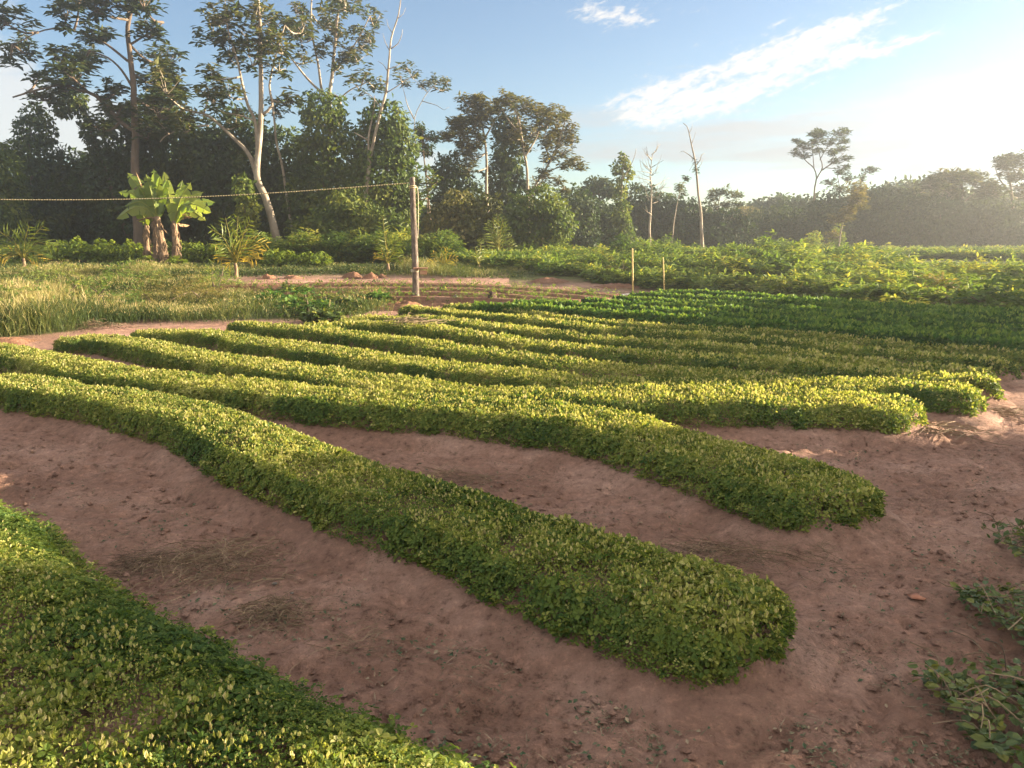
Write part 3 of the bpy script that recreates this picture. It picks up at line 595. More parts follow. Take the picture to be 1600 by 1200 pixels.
# centre group
tree('tall tree of the centre group with golden drooping foliage and a bare pale trunk', 'broad_leaved_tree', 50,
  [([(762, 352), (762, 330), (760, 315), (760, 253), (757, 219), (752, 190), (748, 165)], .17, .05), ([(757, 222), (740, 205), (725, 195)], .07, .03), ([(758, 215), (772, 190), (782, 175)], .07, .03)],
  [(738, 161, 22, 11), (722, 184, 22, 11), (704, 205, 15, 8), (728, 212, 18, 17), (743, 190, 18, 14), (726, 235, 13, 14), (760, 178, 18, 18), (712, 192, 14, 9), (745, 215, 12, 14), (738, 240, 12, 14), (750, 160, 12, 8), (695, 215, 9, 6), (735, 262, 12, 12)], 'airy', .42, 'gold', 'bark', 21, .5, m=10, per=2.8, twig=.025)
tree('second pale-trunked tree of the centre group with a grey-green rounded top', 'broad_leaved_tree', 51,
  [([(826, 360), (825, 303), (823, 263), (817, 229), (812, 195), (805, 170)], .16, .05), ([(820, 245), (838, 215), (846, 185)], .08, .03), ([(814, 210), (796, 190), (785, 172)], .06, .03)],
  [(794, 164, 22, 12), (818, 164, 18, 11), (780, 163, 13, 9), (806, 185, 22, 13), (838, 178, 22, 13), (832, 202, 18, 13), (812, 207, 16, 12), (800, 212, 14, 10), (850, 192, 14, 10), (822, 228, 12, 10), (765, 168, 10, 8)], 'airy', .42, 'gold', 'bark', 22, .46, m=10, per=2.8, twig=.025)
tree('right tree of the centre group, a slanting vine-hung stem with drooping tips', 'broad_leaved_tree', 49,
  [([(826, 372), (829, 330), (833, 296), (848, 272), (864, 244), (876, 212), (884, 185)], .15, .04), ([(850, 270), (872, 262), (895, 256), (908, 262)], .05, .015), ([(860, 250), (850, 220), (858, 190)], .06, .025), ([(848, 274), (866, 280), (882, 292)], .04, .015)],
  [(860, 182, 22, 13), (882, 176, 11, 9), (891, 201, 13, 11), (876, 212, 20, 13), (894, 219, 11, 9), (857, 222, 18, 11), (882, 236, 14, 8), (860, 246, 13, 9), (897, 253, 15, 6), (907, 262, 9, 5), (870, 284, 13, 5), (882, 294, 7, 4), (848, 270, 11, 16), (840, 290, 10, 14), (868, 200, 14, 10), (880, 258, 12, 6)], 'airy', .40, 'gold', 'bark', 23, .55, m=9, per=2.5, twig=.022)
vine_tree('dark vine column between the two pale trunks of the centre group', 53, (790, 190), [(790, 200, 18, 20), (795, 235, 22, 30), (785, 275, 24, 34), (800, 310, 30, 40), (790, 350, 40, 34)], 24, 'dark', tint=.42, dens=1.2)
vine_tree('round dark bush tree at the left of the centre group', 52, (705, 250), [(704, 262, 22, 20), (715, 290, 26, 28), (690, 300, 18, 26), (700, 335, 34, 36), (735, 330, 30, 40)], 25, 'dark', tint=.46)
vine_tree('brownish vine bank below the golden tree of the centre group', 46, (715, 310), [(715, 322, 26, 22), (690, 350, 26, 30), (735, 355, 30, 32), (765, 340, 18, 34), (705, 375, 40, 26), (755, 382, 40, 22)], 26, 'gold', tint=.42, r0=.1, L=.32)
vine_tree('sunlit vine bush to the right of the second pale trunk', 46, (845, 300), [(845, 312, 22, 20), (860, 335, 26, 24), (812, 340, 20, 32), (840, 360, 34, 24), (875, 350, 22, 20)], 27, 'vine', tint=.5, r0=.1, L=.3)
tree('feathery small tree with drooping leaves just right of the post top', 'slender_tree', 52, [([(668, 300), (664, 260), (660, 225), (661, 205)], .08, .03)],
  [(660, 214, 17, 15), (674, 210, 11, 10), (650, 234, 9, 9), (668, 232, 13, 10), (654, 198, 9, 9)], 'airy', .36, 'dark', 'barkd', 28, .5, m=11, per=2.2, droop=.6, ratio=.28)
tree('small twiggy plant with round leaves against the sky right of the post', 'slender_tree', 48, [([(668, 330), (667, 300), (666, 275), (667, 262)], .06, .02)],
  [(666, 264, 9, 7), (674, 275, 8, 7), (657, 282, 9, 7), (668, 296, 13, 11), (655, 305, 12, 10), (684, 282, 7, 6)], 'airy', .36, 'vine', 'barkd', 29, .45, m=8, per=2.0)

# middle and right line of trees
tree('dark dome-shaped tree just right of the centre group', 'domed_tree', 62, [([(936, 360), (937, 330), (937, 313), (934, 298)], .18, .09), ([(936, 312), (925, 302), (916, 298)], .07, .03), ([(937, 312), (948, 302), (956, 296)], .07, .03)],
  [(934, 287, 20, 9, 0), (916, 299, 12, 10, 1), (952, 298, 16, 9, -1), (928, 294, 16, 8, 2), (905, 310, 10, 9, 1)], 'dense', .40, 'dark', 'barkd', 31, .52, dens=1.25, inner=.3)
tree('narrow pole of leafy vines with a tufted forked top', 'vine_covered_tree', 50, [([(980, 385), (976, 350), (971, 319), (972, 282), (975, 255), (977, 240)], .12, .03), ([(973, 280), (984, 262), (992, 243), (994, 232)], .04, .012)],
  [(965, 261, 7, 9), (980, 256, 6, 6), (975, 245, 5, 7), (985, 270, 5, 7), (971, 285, 7, 12), (969, 305, 9, 14), (971, 328, 11, 16), (976, 352, 11, 16), (980, 372, 12, 12), (967, 340, 8, 12)], 'dense', .3, 'vine', 'bark', 32, .62, dens=1.1)
rngb = np.random.default_rng(77)
fan = []
for i in range(26):
    sgn = 1 if rngb.random() < .5 else -1; ln = (10 + 22 * math.sin(min(1, i / 20) * math.pi * .8 + .3)) * rngb.uniform(.35, 1.15)
    y0_ = max(242, 322 - i * 3.2 + rngb.normal(0, 5)); dy_ = rngb.normal(0, .5) * ln / 24; fan.append(([(1018, y0_), (1018 + sgn * ln * .5, y0_ - rngb.uniform(2, 9), 52 * 0 + dy_), (1018 + sgn * ln, y0_ - rngb.uniform(3, 20), dy_ * 2)], .03, .008))
    fan.append(([(1018 + sgn * ln * .5, y0_ - 5, dy_), (1018 + sgn * ln * .7, y0_ - rngb.uniform(8, 16), dy_), (1018 + sgn * ln * .8, y0_ - rngb.uniform(14, 26), dy_ * 1.5)], .016, .006))
tree('pale leafless tree with a broom of fine bare twigs', 'bare_tree', 52, [([(1015, 372), (1015, 358), (1018, 296), (1016, 273), (1020, 239)], .13, .02)] + fan, None, 'airy', .3, 'dark', 'bark', 33)
tree('small leaning sapling with a few leaf tufts left of the tall bare trunk', 'slender_tree', 54, [([(1052, 360), (1053, 347), (1059, 313), (1064, 296), (1071, 279)], .07, .02)],
  [(1065, 291, 8, 5), (1070, 278, 6, 5), (1060, 294, 6, 5), (1063, 302, 7, 4)], 'airy', .36, 'airy', 'bark', 34, .45, m=8, per=2.2, twig=.015)
tree('tall bare trunk with a forked leafless top rising above the middle woods', 'bare_tree', 46, [([(1097, 385), (1097, 378), (1095, 336), (1091, 302), (1087, 259), (1084, 242), (1080, 225), (1077, 210), (1073, 197), (1067, 192)], .14, .02), ([(1086, 250), (1078, 243), (1067, 236), (1062, 238)], .035, .01), ([(1088, 258), (1094, 250), (1096, 242), (1101, 239)], .04, .012), ([(1088, 266), (1096, 256), (1098, 248)], .03, .01), ([(1080, 226), (1085, 214), (1087, 206)], .025, .008), ([(1077, 208), (1081, 200), (1082, 193)], .02, .006), ([(1086, 252), (1080, 262), (1076, 268)], .02, .008)],
  [(1086, 262, 4, 4), (1089, 268, 4, 3), (1086, 250, 3, 3)], 'airy', .26, 'dark', 'bark', 35, .4, m=6, per=2, twig=.01)
tree('umbrella-shaped tree with layered leaves right of the tall bare trunk', 'domed_tree', 60, [([(1120, 372), (1118, 344), (1122, 320), (1126, 303)], .12, .04), ([(1121, 325), (1134, 312), (1142, 307)], .05, .02), ([(1121, 325), (1112, 312), (1108, 308)], .05, .02)],
  [(1118, 302, 11, 5), (1142, 307, 14, 4), (1109, 311, 9, 5), (1128, 300, 9, 5), (1132, 321, 12, 5), (1150, 318, 9, 4), (1106, 325, 9, 7), (1120, 333, 16, 7), (1145, 332, 11, 7)], 'airy', .42, 'airy', 'bark', 36, .5, m=10, per=2.4, droop=.15, twig=.02)
vine_tree('pale yellowish bushy treetop in the middle distance', 66, (1163, 322), [(1160, 334, 20, 10), (1178, 338, 14, 9), (1150, 345, 16, 12)], 37, 'gold', tint=.62, L=.36)
sticks = [([(1200 + a, 372), (1201 + a * 1.2, 345), (1202 + a * 1.9 + b, 318 + c)], .05, .012) for a, b, c in ((0, 0, 4), (5, 2, 6), (9, -2, 2), (-6, -3, 8), (14, 3, 12), (3, -6, 10))]
tree('cluster of thin leafless sticks against the sky above the low dark woods', 'bare_tree', 58, sticks, None, 'airy', .3, 'dark', 'bark', 38)
tree('tall flat-topped tree with a round open crown on a slender fork', 'domed_tree', 58, [([(1271, 372), (1271, 330), (1273, 293), (1276, 278), (1272, 263), (1259, 251), (1251, 238)], .16, .035), ([(1276, 279), (1285, 262), (1282, 248), (1279, 232)], .08, .03), ([(1284, 266), (1290, 262), (1305, 251), (1318, 240)], .07, .025), ([(1272, 264), (1270, 240), (1268, 222)], .05, .02), ([(1290, 262), (1300, 256), (1308, 252)], .04, .02), ([(1281, 250), (1292, 230), (1300, 216)], .05, .02)],
  [(1250, 231, 12, 8), (1241, 241, 8, 7), (1265, 215, 14, 7), (1285, 207, 16, 6), (1301, 212, 14, 7), (1315, 221, 11, 7), (1325, 231, 11, 6), (1255, 245, 10, 5), (1275, 236, 12, 6), (1300, 240, 11, 6), (1315, 249, 9, 5), (1299, 254, 9, 5), (1310, 262, 9, 4), (1280, 220, 14, 6), (1248, 222, 8, 6), (1292, 225, 10, 6)], 'airy', .42, 'dark', 'barkd', 41, .5, m=10, per=2.3, droop=.2, twig=.022, flat=.9)
tree('layered small tree tucked under the right side of the round-crowned tree', 'domed_tree', 57, [([(1310, 372), (1310, 330), (1312, 296), (1308, 272)], .1, .03), ([(1312, 300), (1320, 286), (1326, 280)], .04, .015)],
  [(1310, 270, 14, 4), (1321, 280, 11, 4), (1302, 284, 10, 5), (1315, 296, 14, 6)], 'airy', .4, 'dark', 'barkd', 42, .5, m=9, per=2.2, droop=.15)
tree('slanting treetop with a flat leaf plate left of the big hazy dome', 'domed_tree', 60, [([(1338, 372), (1340, 320), (1344, 290), (1350, 270)], .09, .03)],
  [(1351, 268, 12, 4), (1344, 280, 8, 4), (1340, 298, 12, 6)], 'airy', .4, 'dark', 'barkd', 43, .48, m=9, per=2.4, droop=.1)
tree('yellow-green leafy tree on a thin pale stem at the front of the right woods', 'broad_leaved_tree', 44, [([(1307, 408), (1314, 361), (1322, 330), (1330, 305)], .08, .03)],
  [(1330, 296, 18, 10), (1322, 312, 18, 11), (1338, 316, 14, 11), (1318, 335, 14, 9), (1305, 342, 12, 7), (1302, 366, 9, 7), (1330, 330, 12, 8)], 'airy', .36, 'gold', 'bark', 44, .7, m=9, per=2.8)
tree('big hazy dome of a tree in the right woods', 'domed_tree', 56, [([(1484, 372), (1486, 344), (1500, 322), (1505, 300), (1500, 285)], .2, .08), ([(1500, 322), (1480, 300), (1450, 292)], .1, .03), ([(1502, 318), (1525, 300), (1540, 285)], .1, .03)],
  [(1435, 291, 24, 9), (1465, 281, 26, 10), (1495, 276, 28, 9), (1528, 280, 24, 10), (1450, 310, 30, 12), (1490, 304, 30, 14), (1522, 300, 24, 12), (1420, 306, 18, 10)], 'airy', .55, 'airy', 'bark', 45, .5, m=10, per=3.2, droop=.2, twig=.035)
tree('tall hazy layered tree cut off by the right edge', 'domed_tree', 54, [([(1590, 400), (1585, 350), (1580, 300), (1575, 268)], .22, .09), ([(1581, 305), (1562, 280), (1555, 262)], .1, .03), ([(1578, 285), (1600, 262), (1625, 250)], .1, .04)],
  [(1562, 256, 16, 8), (1588, 250, 22, 9), (1615, 248, 26, 11), (1575, 276, 22, 8), (1605, 285, 26, 14), (1560, 300, 22, 12), (1590, 320, 30, 16), (1635, 290, 26, 20)], 'airy', .55, 'airy', 'bark', 46, .48, m=10, per=3.0, droop=.2, twig=.035)
LOW = [('low dark tree directly below the centre group on its right', 52, 895, 326, 30, 30, .44), ('low dark tree in front of the domed tree', 54, 940, 338, 34, 26, .44), ('dark rounded tree behind the leafless broom tree', 60, 1000, 318, 28, 30, .46), ('brownish bushy tree right of the leafless broom tree', 60, 1040, 326, 30, 24, .5),
       ('dark tree behind the foot of the tall bare trunk', 58, 1085, 335, 30, 24, .48), ('dark wide bush tree below the umbrella-shaped tree', 56, 1135, 352, 36, 24, .42), ('dark low tree left of the thin sticks', 58, 1182, 356, 32, 24, .40), ('small pointed dark tree just right of the thin sticks', 56, 1224, 340, 18, 22, .42),
       ('dark tree at the foot of the round-crowned tree', 55, 1262, 352, 30, 26, .40), ('dark bushy tree between the round-crowned tree and the yellow-green one', 54, 1298, 330, 26, 30, .42), ('hazy dark tree right of the yellow-green one', 55, 1365, 318, 30, 26, .42), ('hazy dark tree left below the big dome', 54, 1405, 330, 34, 30, .42),
       ('hazy shaded tree under the big dome', 52, 1470, 345, 40, 36, .40), ('hazy shaded tree right below the big dome', 52, 1540, 345, 40, 36, .40), ('hazy dense tree at the right edge below the layered tree', 50, 1600, 360, 44, 40, .40)]
for i, (lb, Y, px, py, rx, ry, tn) in enumerate(LOW):
    vine_tree(lb, Y, (px, py - ry * .5), [(px, py, rx, ry), (px - rx * .5, py + ry * .8, rx * .8, ry), (px + rx * .55, py + ry * .7, rx * .8, ry), (px, py + ry * 1.7, rx * 1.2, ry * 1.1)], 60 + i, 'dark', .38, tn, 1.0, 'bushy_tree', .14)

# far wood behind everything: one mass
rng = np.random.default_rng(5); mb = MB(); n = 90000
x = rng.uniform(-75, 95, n); lay = rng.random(n); y = 64 + 10 * lay + 30 * np.clip((x + 2) / 22, 0, 1) + 3 * vnoise(x * .2, x * 0, 3)
top = 4.2 + 3.0 * fbm(x * .11, y * .1, 21, 4) + 2.2 * np.clip((-x - 5) / 40, 0, 1) + 1.0 * np.clip((x - 25) / 25, 0, 1) - 2.0 * np.exp(-((x - 20) / 9) ** 2)
z = .6 + top * rng.random(n) ** .7 * (1 + .25 * np.clip((x + 2) / 22, 0, 1))
D = unit(rand_dir(rng, n) + np.array([0, 0, -.4])); N = unit(rand_dir(rng, n) + np.array([0, -.8, .3])); l = rng.uniform(.4, .9, n)
leaves(mb, np.stack([x, y, z], 1), D, N, l, l * .6, np.clip(.4 + .5 * fbm(x * .3, z * .5, 8, 3) + rng.normal(0, .12, n), 0, 1), .1)
tag(mb.build('woods', M['dark']), 'dark far wood closing the field behind the single trees', 'woods', kind='stuff')

# trees beyond the right edge of the picture: they shade the right ends of the beds
sa = np.array([math.sin(SUN_AZ), math.cos(SUN_AZ)]); na = np.array([-sa[1], sa[0]])
def shade_tree(c, edge, r, dist, seed, low=.2, thin=1.0):
    p = sa * (edge + dist) + na * c; h = .3 + dist * math.tan(SUN_EL) * 1.13; rng = np.random.default_rng(seed)
    root = thing('bushy_tree', (p[0], p[1], 0), 'bushy shade tree beside the path beyond the right edge of the photo', 'tree', 'shade trees beside the path')
    mw, ml = MB(), MB(); tube(mw, spline(np.array([[p[0], p[1], -.1], [p[0] + .1, p[1], h * .5], [p[0], p[1] + .1, h * .85]]), .4), np.linspace(.14, .04, len(spline(np.array([[p[0], p[1], -.1], [p[0] + .1, p[1], h * .5], [p[0], p[1] + .1, h * .85]]), .4))), 7)
    for k in range(5):
        f = low + (1 - low) * (k + .5) / 5; rr = r * (1.05 - .35 * abs(f - .55)); shell(ml, np.array([p[0] + rng.normal(0, .2), p[1] + rng.normal(0, .15 * r), h * f * .96]), np.array([rr, rr, h * .14]), .2, int(2600 * thin * rr * h / 4), rng, .5, inner=.2)
    mw.build('trunk', M['barkd'], root, smooth=True); ml.build('crown', M['vine'], root); return root
for i, (c, e, r, d) in enumerate([(.3, -.6, 1.0, 20), (1.6, -.3, .65, 21), (3.3, .5, .65, 20), (4.2, 1.4, .75, 23), (5.1, 2.5, .7, 22), (5.9, 3.3, .45, 21), (8.9, 6.0, .5, 23), (9.7, 7.0, .6, 24), (10.8, 7.9, .7, 23), (12.0, 8.8, .8, 25), (13.6, 9.2, .9, 24), (15.4, 10.5, .9, 25), (17.2, 11.5, .9, 26)]): shade_tree(c, e, r, d, 300 + i)

# ------------------------------------------------------------------ hedge, banana, palms
def bush(name, label, cat, x, y, w, h, n, L, mat, seed, group=None, tint=.5, droop=.5, ratio=.5, stems=3, wy=None, whorl=7):
    rng = np.random.default_rng(seed); gz = float(terrain(y)); root = thing(name, (x, y, gz), label, cat, group)
    ml, mw = MB(), MB(); K = n // whorl
    d = rand_dir(rng, K); d[:, 2] = np.abs(d[:, 2]); rr = (.55 + .5 * rng.random((K, 1)) ** .6) * (1 + .35 * vnoise(d[:, 0] * 2 + seed, d[:, 1] * 2 + d[:, 2] * 2, 4))[:, None]
    z0 = rng.random(K) < .35
    P = np.array([x, y, gz]) + d * rr * np.array([w / 2, (wy or w) / 2, h * .92]); P[z0, 2] = gz + h * rng.uniform(.08, .5, z0.sum())
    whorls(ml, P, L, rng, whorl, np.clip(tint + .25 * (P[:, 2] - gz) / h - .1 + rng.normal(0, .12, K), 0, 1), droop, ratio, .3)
    for k in range(stems):
        e = P[rng.integers(K)]; pt = spline(np.array([[x + rng.normal(0, .1), y + rng.normal(0, .1), gz - .1], [(x + e[0]) / 2 + rng.normal(0, .1), (y + e[1]) / 2, gz + (e[2] - gz) * .55], e]), .3); tube(mw, pt, np.linspace(.035, .012, len(pt)), 5)
    mw.build('stem', M['barkd'], root, smooth=True); ml.build('foliage', M[mat], root); return root
HG = 'glossy hedge shrubs in front of the dark wood'
for i, (px, top, wpx, lb) in enumerate([(28, 378, 50, 'glossy hedge shrub half hidden behind the left coconut palm'), (85, 373, 56, 'glossy hedge shrub just right of the left coconut palm'), (128, 369, 50, 'tall glossy hedge shrub left of the highest hump of the hedge'), (168, 366, 52, 'highest and brightest glossy hedge shrub, left of the banana clump'),
      (208, 372, 48, 'glossy hedge shrub touching the left banana stems'), (300, 374, 44, 'glossy hedge shrub just right of the banana clump'), (338, 377, 40, 'darker hedge shrub between the banana clump and the middle coconut palm'), (438, 386, 60, 'low glossy shrub right of the middle coconut palm'), (490, 390, 52, 'low glossy shrub at the right end of the hedge')]):
    Y = 40.0 if px < 400 else 37.5; p = at(px, 412, Y); gz = float(terrain(Y)); h = H + (370 - top) / F * Y - gz
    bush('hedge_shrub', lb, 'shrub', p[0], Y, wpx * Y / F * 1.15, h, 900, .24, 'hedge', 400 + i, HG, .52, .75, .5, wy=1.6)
for i, (px, py, w_, h_, lb) in enumerate([(275, 414, .9, .5, 'small bright shrub at the right foot of the banana clump'), (232, 412, .8, .4, 'small bright shrub at the left foot of the banana clump')]):
    p = gt(px, py); bush('small_shrub', lb, 'shrub', p[0], p[1], w_, h_, 220, .2, 'hedge', 420 + i, None, .62, .5)

def ribbon_leaf(mb, path, width, rng, up=np.array([0, 0, 1.]), tear=.0, vfold=.25, tint=.5, n=14):
    P = spline(np.array(path), .05); i = np.linspace(0, len(P) - 1, n).astype(int); P = P[i]; T = unit(np.gradient(P, axis=0))
    up = unit(np.array([rng.normal(0, .25), -.85, .55])); S = unit(np.cross(T, up)); N = unit(np.cross(S, T)); s = np.linspace(0, 1, n); wd = width * np.sin(np.pi * np.clip(s * .93 + .06, 0, 1)) ** .55
    for sg in (1, -1):
        j = 0
        while j < n - 1:
            m = min(n - 1 - j, int(rng.integers(2, 5)) if tear else n - 1); k = np.arange(j, j + m + 1)
            dv = vfold + rng.normal(0, .25) * tear; E = P[k] + sg * S[k] * (wd[k] / 2 * math.cos(dv))[:, None] - N[k] * (wd[k] / 2 * math.sin(dv))[:, None]
            if tear: E[0] += T[k[0]] * .03; E[-1] -= T[k[-1]] * .05 * (1 + rng.random())
            V = np.concatenate([P[k], E]); q = np.arange(m); mb.add(V, np.stack([q, q + 1, m + 1 + q + 1, m + 1 + q], 1), np.clip(tint + rng.normal(0, .08), 0, 1)); j += m
    tube(mb, P, np.linspace(.035, .008, n) * (width / .5) ** .5, 5, tint=.95)

YB = 39.2; pb = at(262, 408, YB); gzb = float(terrain(YB))
ban = thing('banana_plant', (pb[0], YB, gzb), 'clump of banana plants with shaggy brown stems and broad torn leaves', 'banana plant')
rng = np.random.default_rng(91)
heads = []
for px0, px1, py1, dy, r in [(258, 245, 338, 0, .20), (274, 272, 345, -.3, .17), (230, 228, 350, .5, .14), (243, 240, 345, .3, .15)]:
    A = at(px0, 410, YB + dy); A[2] = gzb - .05; Bp = at(px1, py1, YB + dy); mb = MB(); P = spline(np.array([A, (A + Bp) / 2 + [rng.normal(0, .06), 0, 0], Bp]), .12)
    rr = r * (1.1 - .45 * np.linspace(0, 1, len(P))) * (1 + .12 * np.sin(np.arange(len(P)) * 2.1)); tube(mb, P, rr, 10)
    for k in range(46):   # peeling dry sheaths
        j = rng.integers(1, len(P)); a = rng.random() * 6.28; o = np.array([math.cos(a), math.sin(a), 0]); ln = rng.uniform(.25, .6)
        leaves(mb, [P[j] + o * rr[j] * .9], [o * .25 + np.array([0, 0, -1])], [o], ln, .12, .5, .2)
    mb.build('stem', M['stem'], ban, smooth=False); heads.append(Bp)
def bleaf(h, tip, rise, width, dead=False, tear=.5, tint=.5, dy=0):
    A = heads[h] + np.array([0, 0, -.1]); Tp = at(tip[0], tip[1], YB + dy); md = (A * .5 + Tp * .5) + np.array([0, 0, rise]); mb = MB(); P = np.array([A, A * .72 + md * .28 + [0, 0, rise * .35], md, Tp])
    ribbon_leaf(mb, P, width, rng, tear=tear, tint=tint, vfold=.3 if not dead else 1.2); mb.build('dead_leaf' if dead else 'leaf', M['dead' if dead else 'banana'], ban)
for a in [(0, (199, 270), .25, .62), (0, (240, 264), .1, .6), (0, (185, 300), .5, .55), (0, (182, 342), .55, .6), (1, (298, 285), .3, .6), (1, (256, 268), .1, .45), (1, (336, 316), .5, .55), (1, (322, 345), .6, .5), (2, (205, 318), .35, .5), (3, (262, 280), .15, .55), (1, (285, 282), .2, .5), (3, (215, 288), .3, .5), (0, (228, 272), .2, .5), (0, (195, 322), .5, .6), (1, (318, 300), .45, .55), (1, (305, 330), .55, .5), (2, (212, 332), .5, .5), (3, (250, 275), .2, .5), (0, (222, 300), .35, .55), (1, (330, 332), .65, .5)]:
    bleaf(a[0], a[1], a[2], a[3] * 1.3, tear=.6, tint=rng.uniform(.3, .9), dy=rng.normal(0, .8))
for a in [(1, (331, 326), .35, .4), (0, (213, 345), .1, .3), (1, (296, 352), .0, .3), (3, (212, 268), .1, .22), (1, (300, 340), .2, .35), (0, (262, 365), -.1, .25), (2, (222, 370), -.1, .25)]: bleaf(a[0], a[1], a[2], a[3], True, .9, .6, rng.normal(0, .4))

def palm(label, px, py, fr, Y=None, stem=.4, seed=0, tint=.4, L=.55):
    rng = np.random.default_rng(seed); b = gt(px, py) if Y is None else at(px, py, Y); y = b[1]; gz = float(terrain(y)); root = thing('young_coconut_palm', (b[0], y, gz), label, 'palm')
    mb = MB(); tube(mb, spline(np.array([[b[0], y, gz - .1], [b[0] + .02, y, gz + stem * .6], [b[0], y, gz + stem]]), .08), np.linspace(.10, .055, len(spline(np.array([[b[0], y, gz - .1], [b[0] + .02, y, gz + stem * .6], [b[0], y, gz + stem]]), .08))), 8); mb.build('stem', M['stem'], root, smooth=True)
    A = np.array([b[0], y, gz + stem * .9])
    for f in fr:
        tx, ty, rise = f[:3]; dy = f[3] if len(f) > 3 else rng.normal(0, .5); tn = f[4] if len(f) > 4 else tint; Tp = at(tx, ty, y + dy); md = (A + Tp) / 2 + np.array([0, 0, rise]); P = spline(np.array([A, A * .7 + md * .3 + [0, 0, rise * .4], md, Tp]), .10)
        mb = MB(); n = len(P); tube(mb, P, np.linspace(.025, .006, n), 5, tint=.7); T = unit(np.gradient(P, axis=0)); S = unit(np.cross(T, np.array([0.25, -.8, .6]))); N = np.cross(S, T); k = np.arange(max(2, n // 5), n, 2)
        for sg in (1, -1):
            for q in (0,):
                s = (k + q) / n; ll = L * (np.sin(np.pi * np.clip(s * .8 + .2, 0, 1)) * .8 + .25)
                D = T[k] * .8 + sg * S[k] * .75 - np.array([0, 0, .3]) + .16 * rand_dir(rng, len(k)); leaves(mb, P[k] + T[k] * q * .06, D, N[k], ll * 1.15, .06, np.clip(tn + rng.normal(0, .1, len(k)), 0, 1), .1)
        mb.build('frond', M['palm'], root)
palm('young coconut palm at the far left, in front of the hedge', 38, 419, [(-22, 352, .35), (68, 352, .25), (45, 352, .2), (85, 385, .45), (5, 365, .35), (72, 402, .3, -.4, .3), (2, 402, .25, .2, .95), (60, 408, .15, 0, .95), (-15, 385, .3)], seed=1, stem=.45, L=.75)
palm('young coconut palm with yellow lower fronds in the middle of the grassy edge', 369, 434, [(352, 340, .15), (372, 338, .1), (390, 345, .2), (330, 358, .4), (412, 366, .4), (335, 382, .4), (408, 392, .35, 0, .95), (341, 402, .35, 0, .9), (402, 405, .25, -.2, 1.), (357, 412, .15, .2, .95), (418, 380, .4, .3, .85)], seed=2, stem=.6, L=.6)
palm('small palm with a tall pale unopened spear leaf left of the post', 606, 424, [(598, 338, .03), (603, 360, .06), (622, 375, .2), (632, 385, .25), (590, 380, .2), (588, 398, .15, 0, .9), (628, 404, .15)], seed=3, stem=.35, L=.45)
palm('small yellow-fronded palm in the grass right of the post', 692, 424, [(678, 396, .12, 0, .8), (700, 390, .1, 0, .7), (714, 402, .15, 0, .9), (670, 410, .1, 0, 1.), (708, 416, .1, 0, 1.), (690, 388, .05, 0, .6)], seed=4, stem=.15, L=.35)
palm('bright green palm clump at the foot of the centre group of trees', 778, 398, [(762, 350, .15), (778, 338, .1), (792, 352, .2), (750, 372, .3), (800, 370, .25), (770, 345, .1), (786, 342, .1), (806, 385, .2)], Y=42, seed=5, stem=.5, L=.6)
palm('small palm shoot with upright fronds right of the grassy edge', 748, 420, [(742, 385, .05), (752, 378, .05), (758, 392, .1), (738, 398, .1)], seed=6, stem=.15, L=.35)

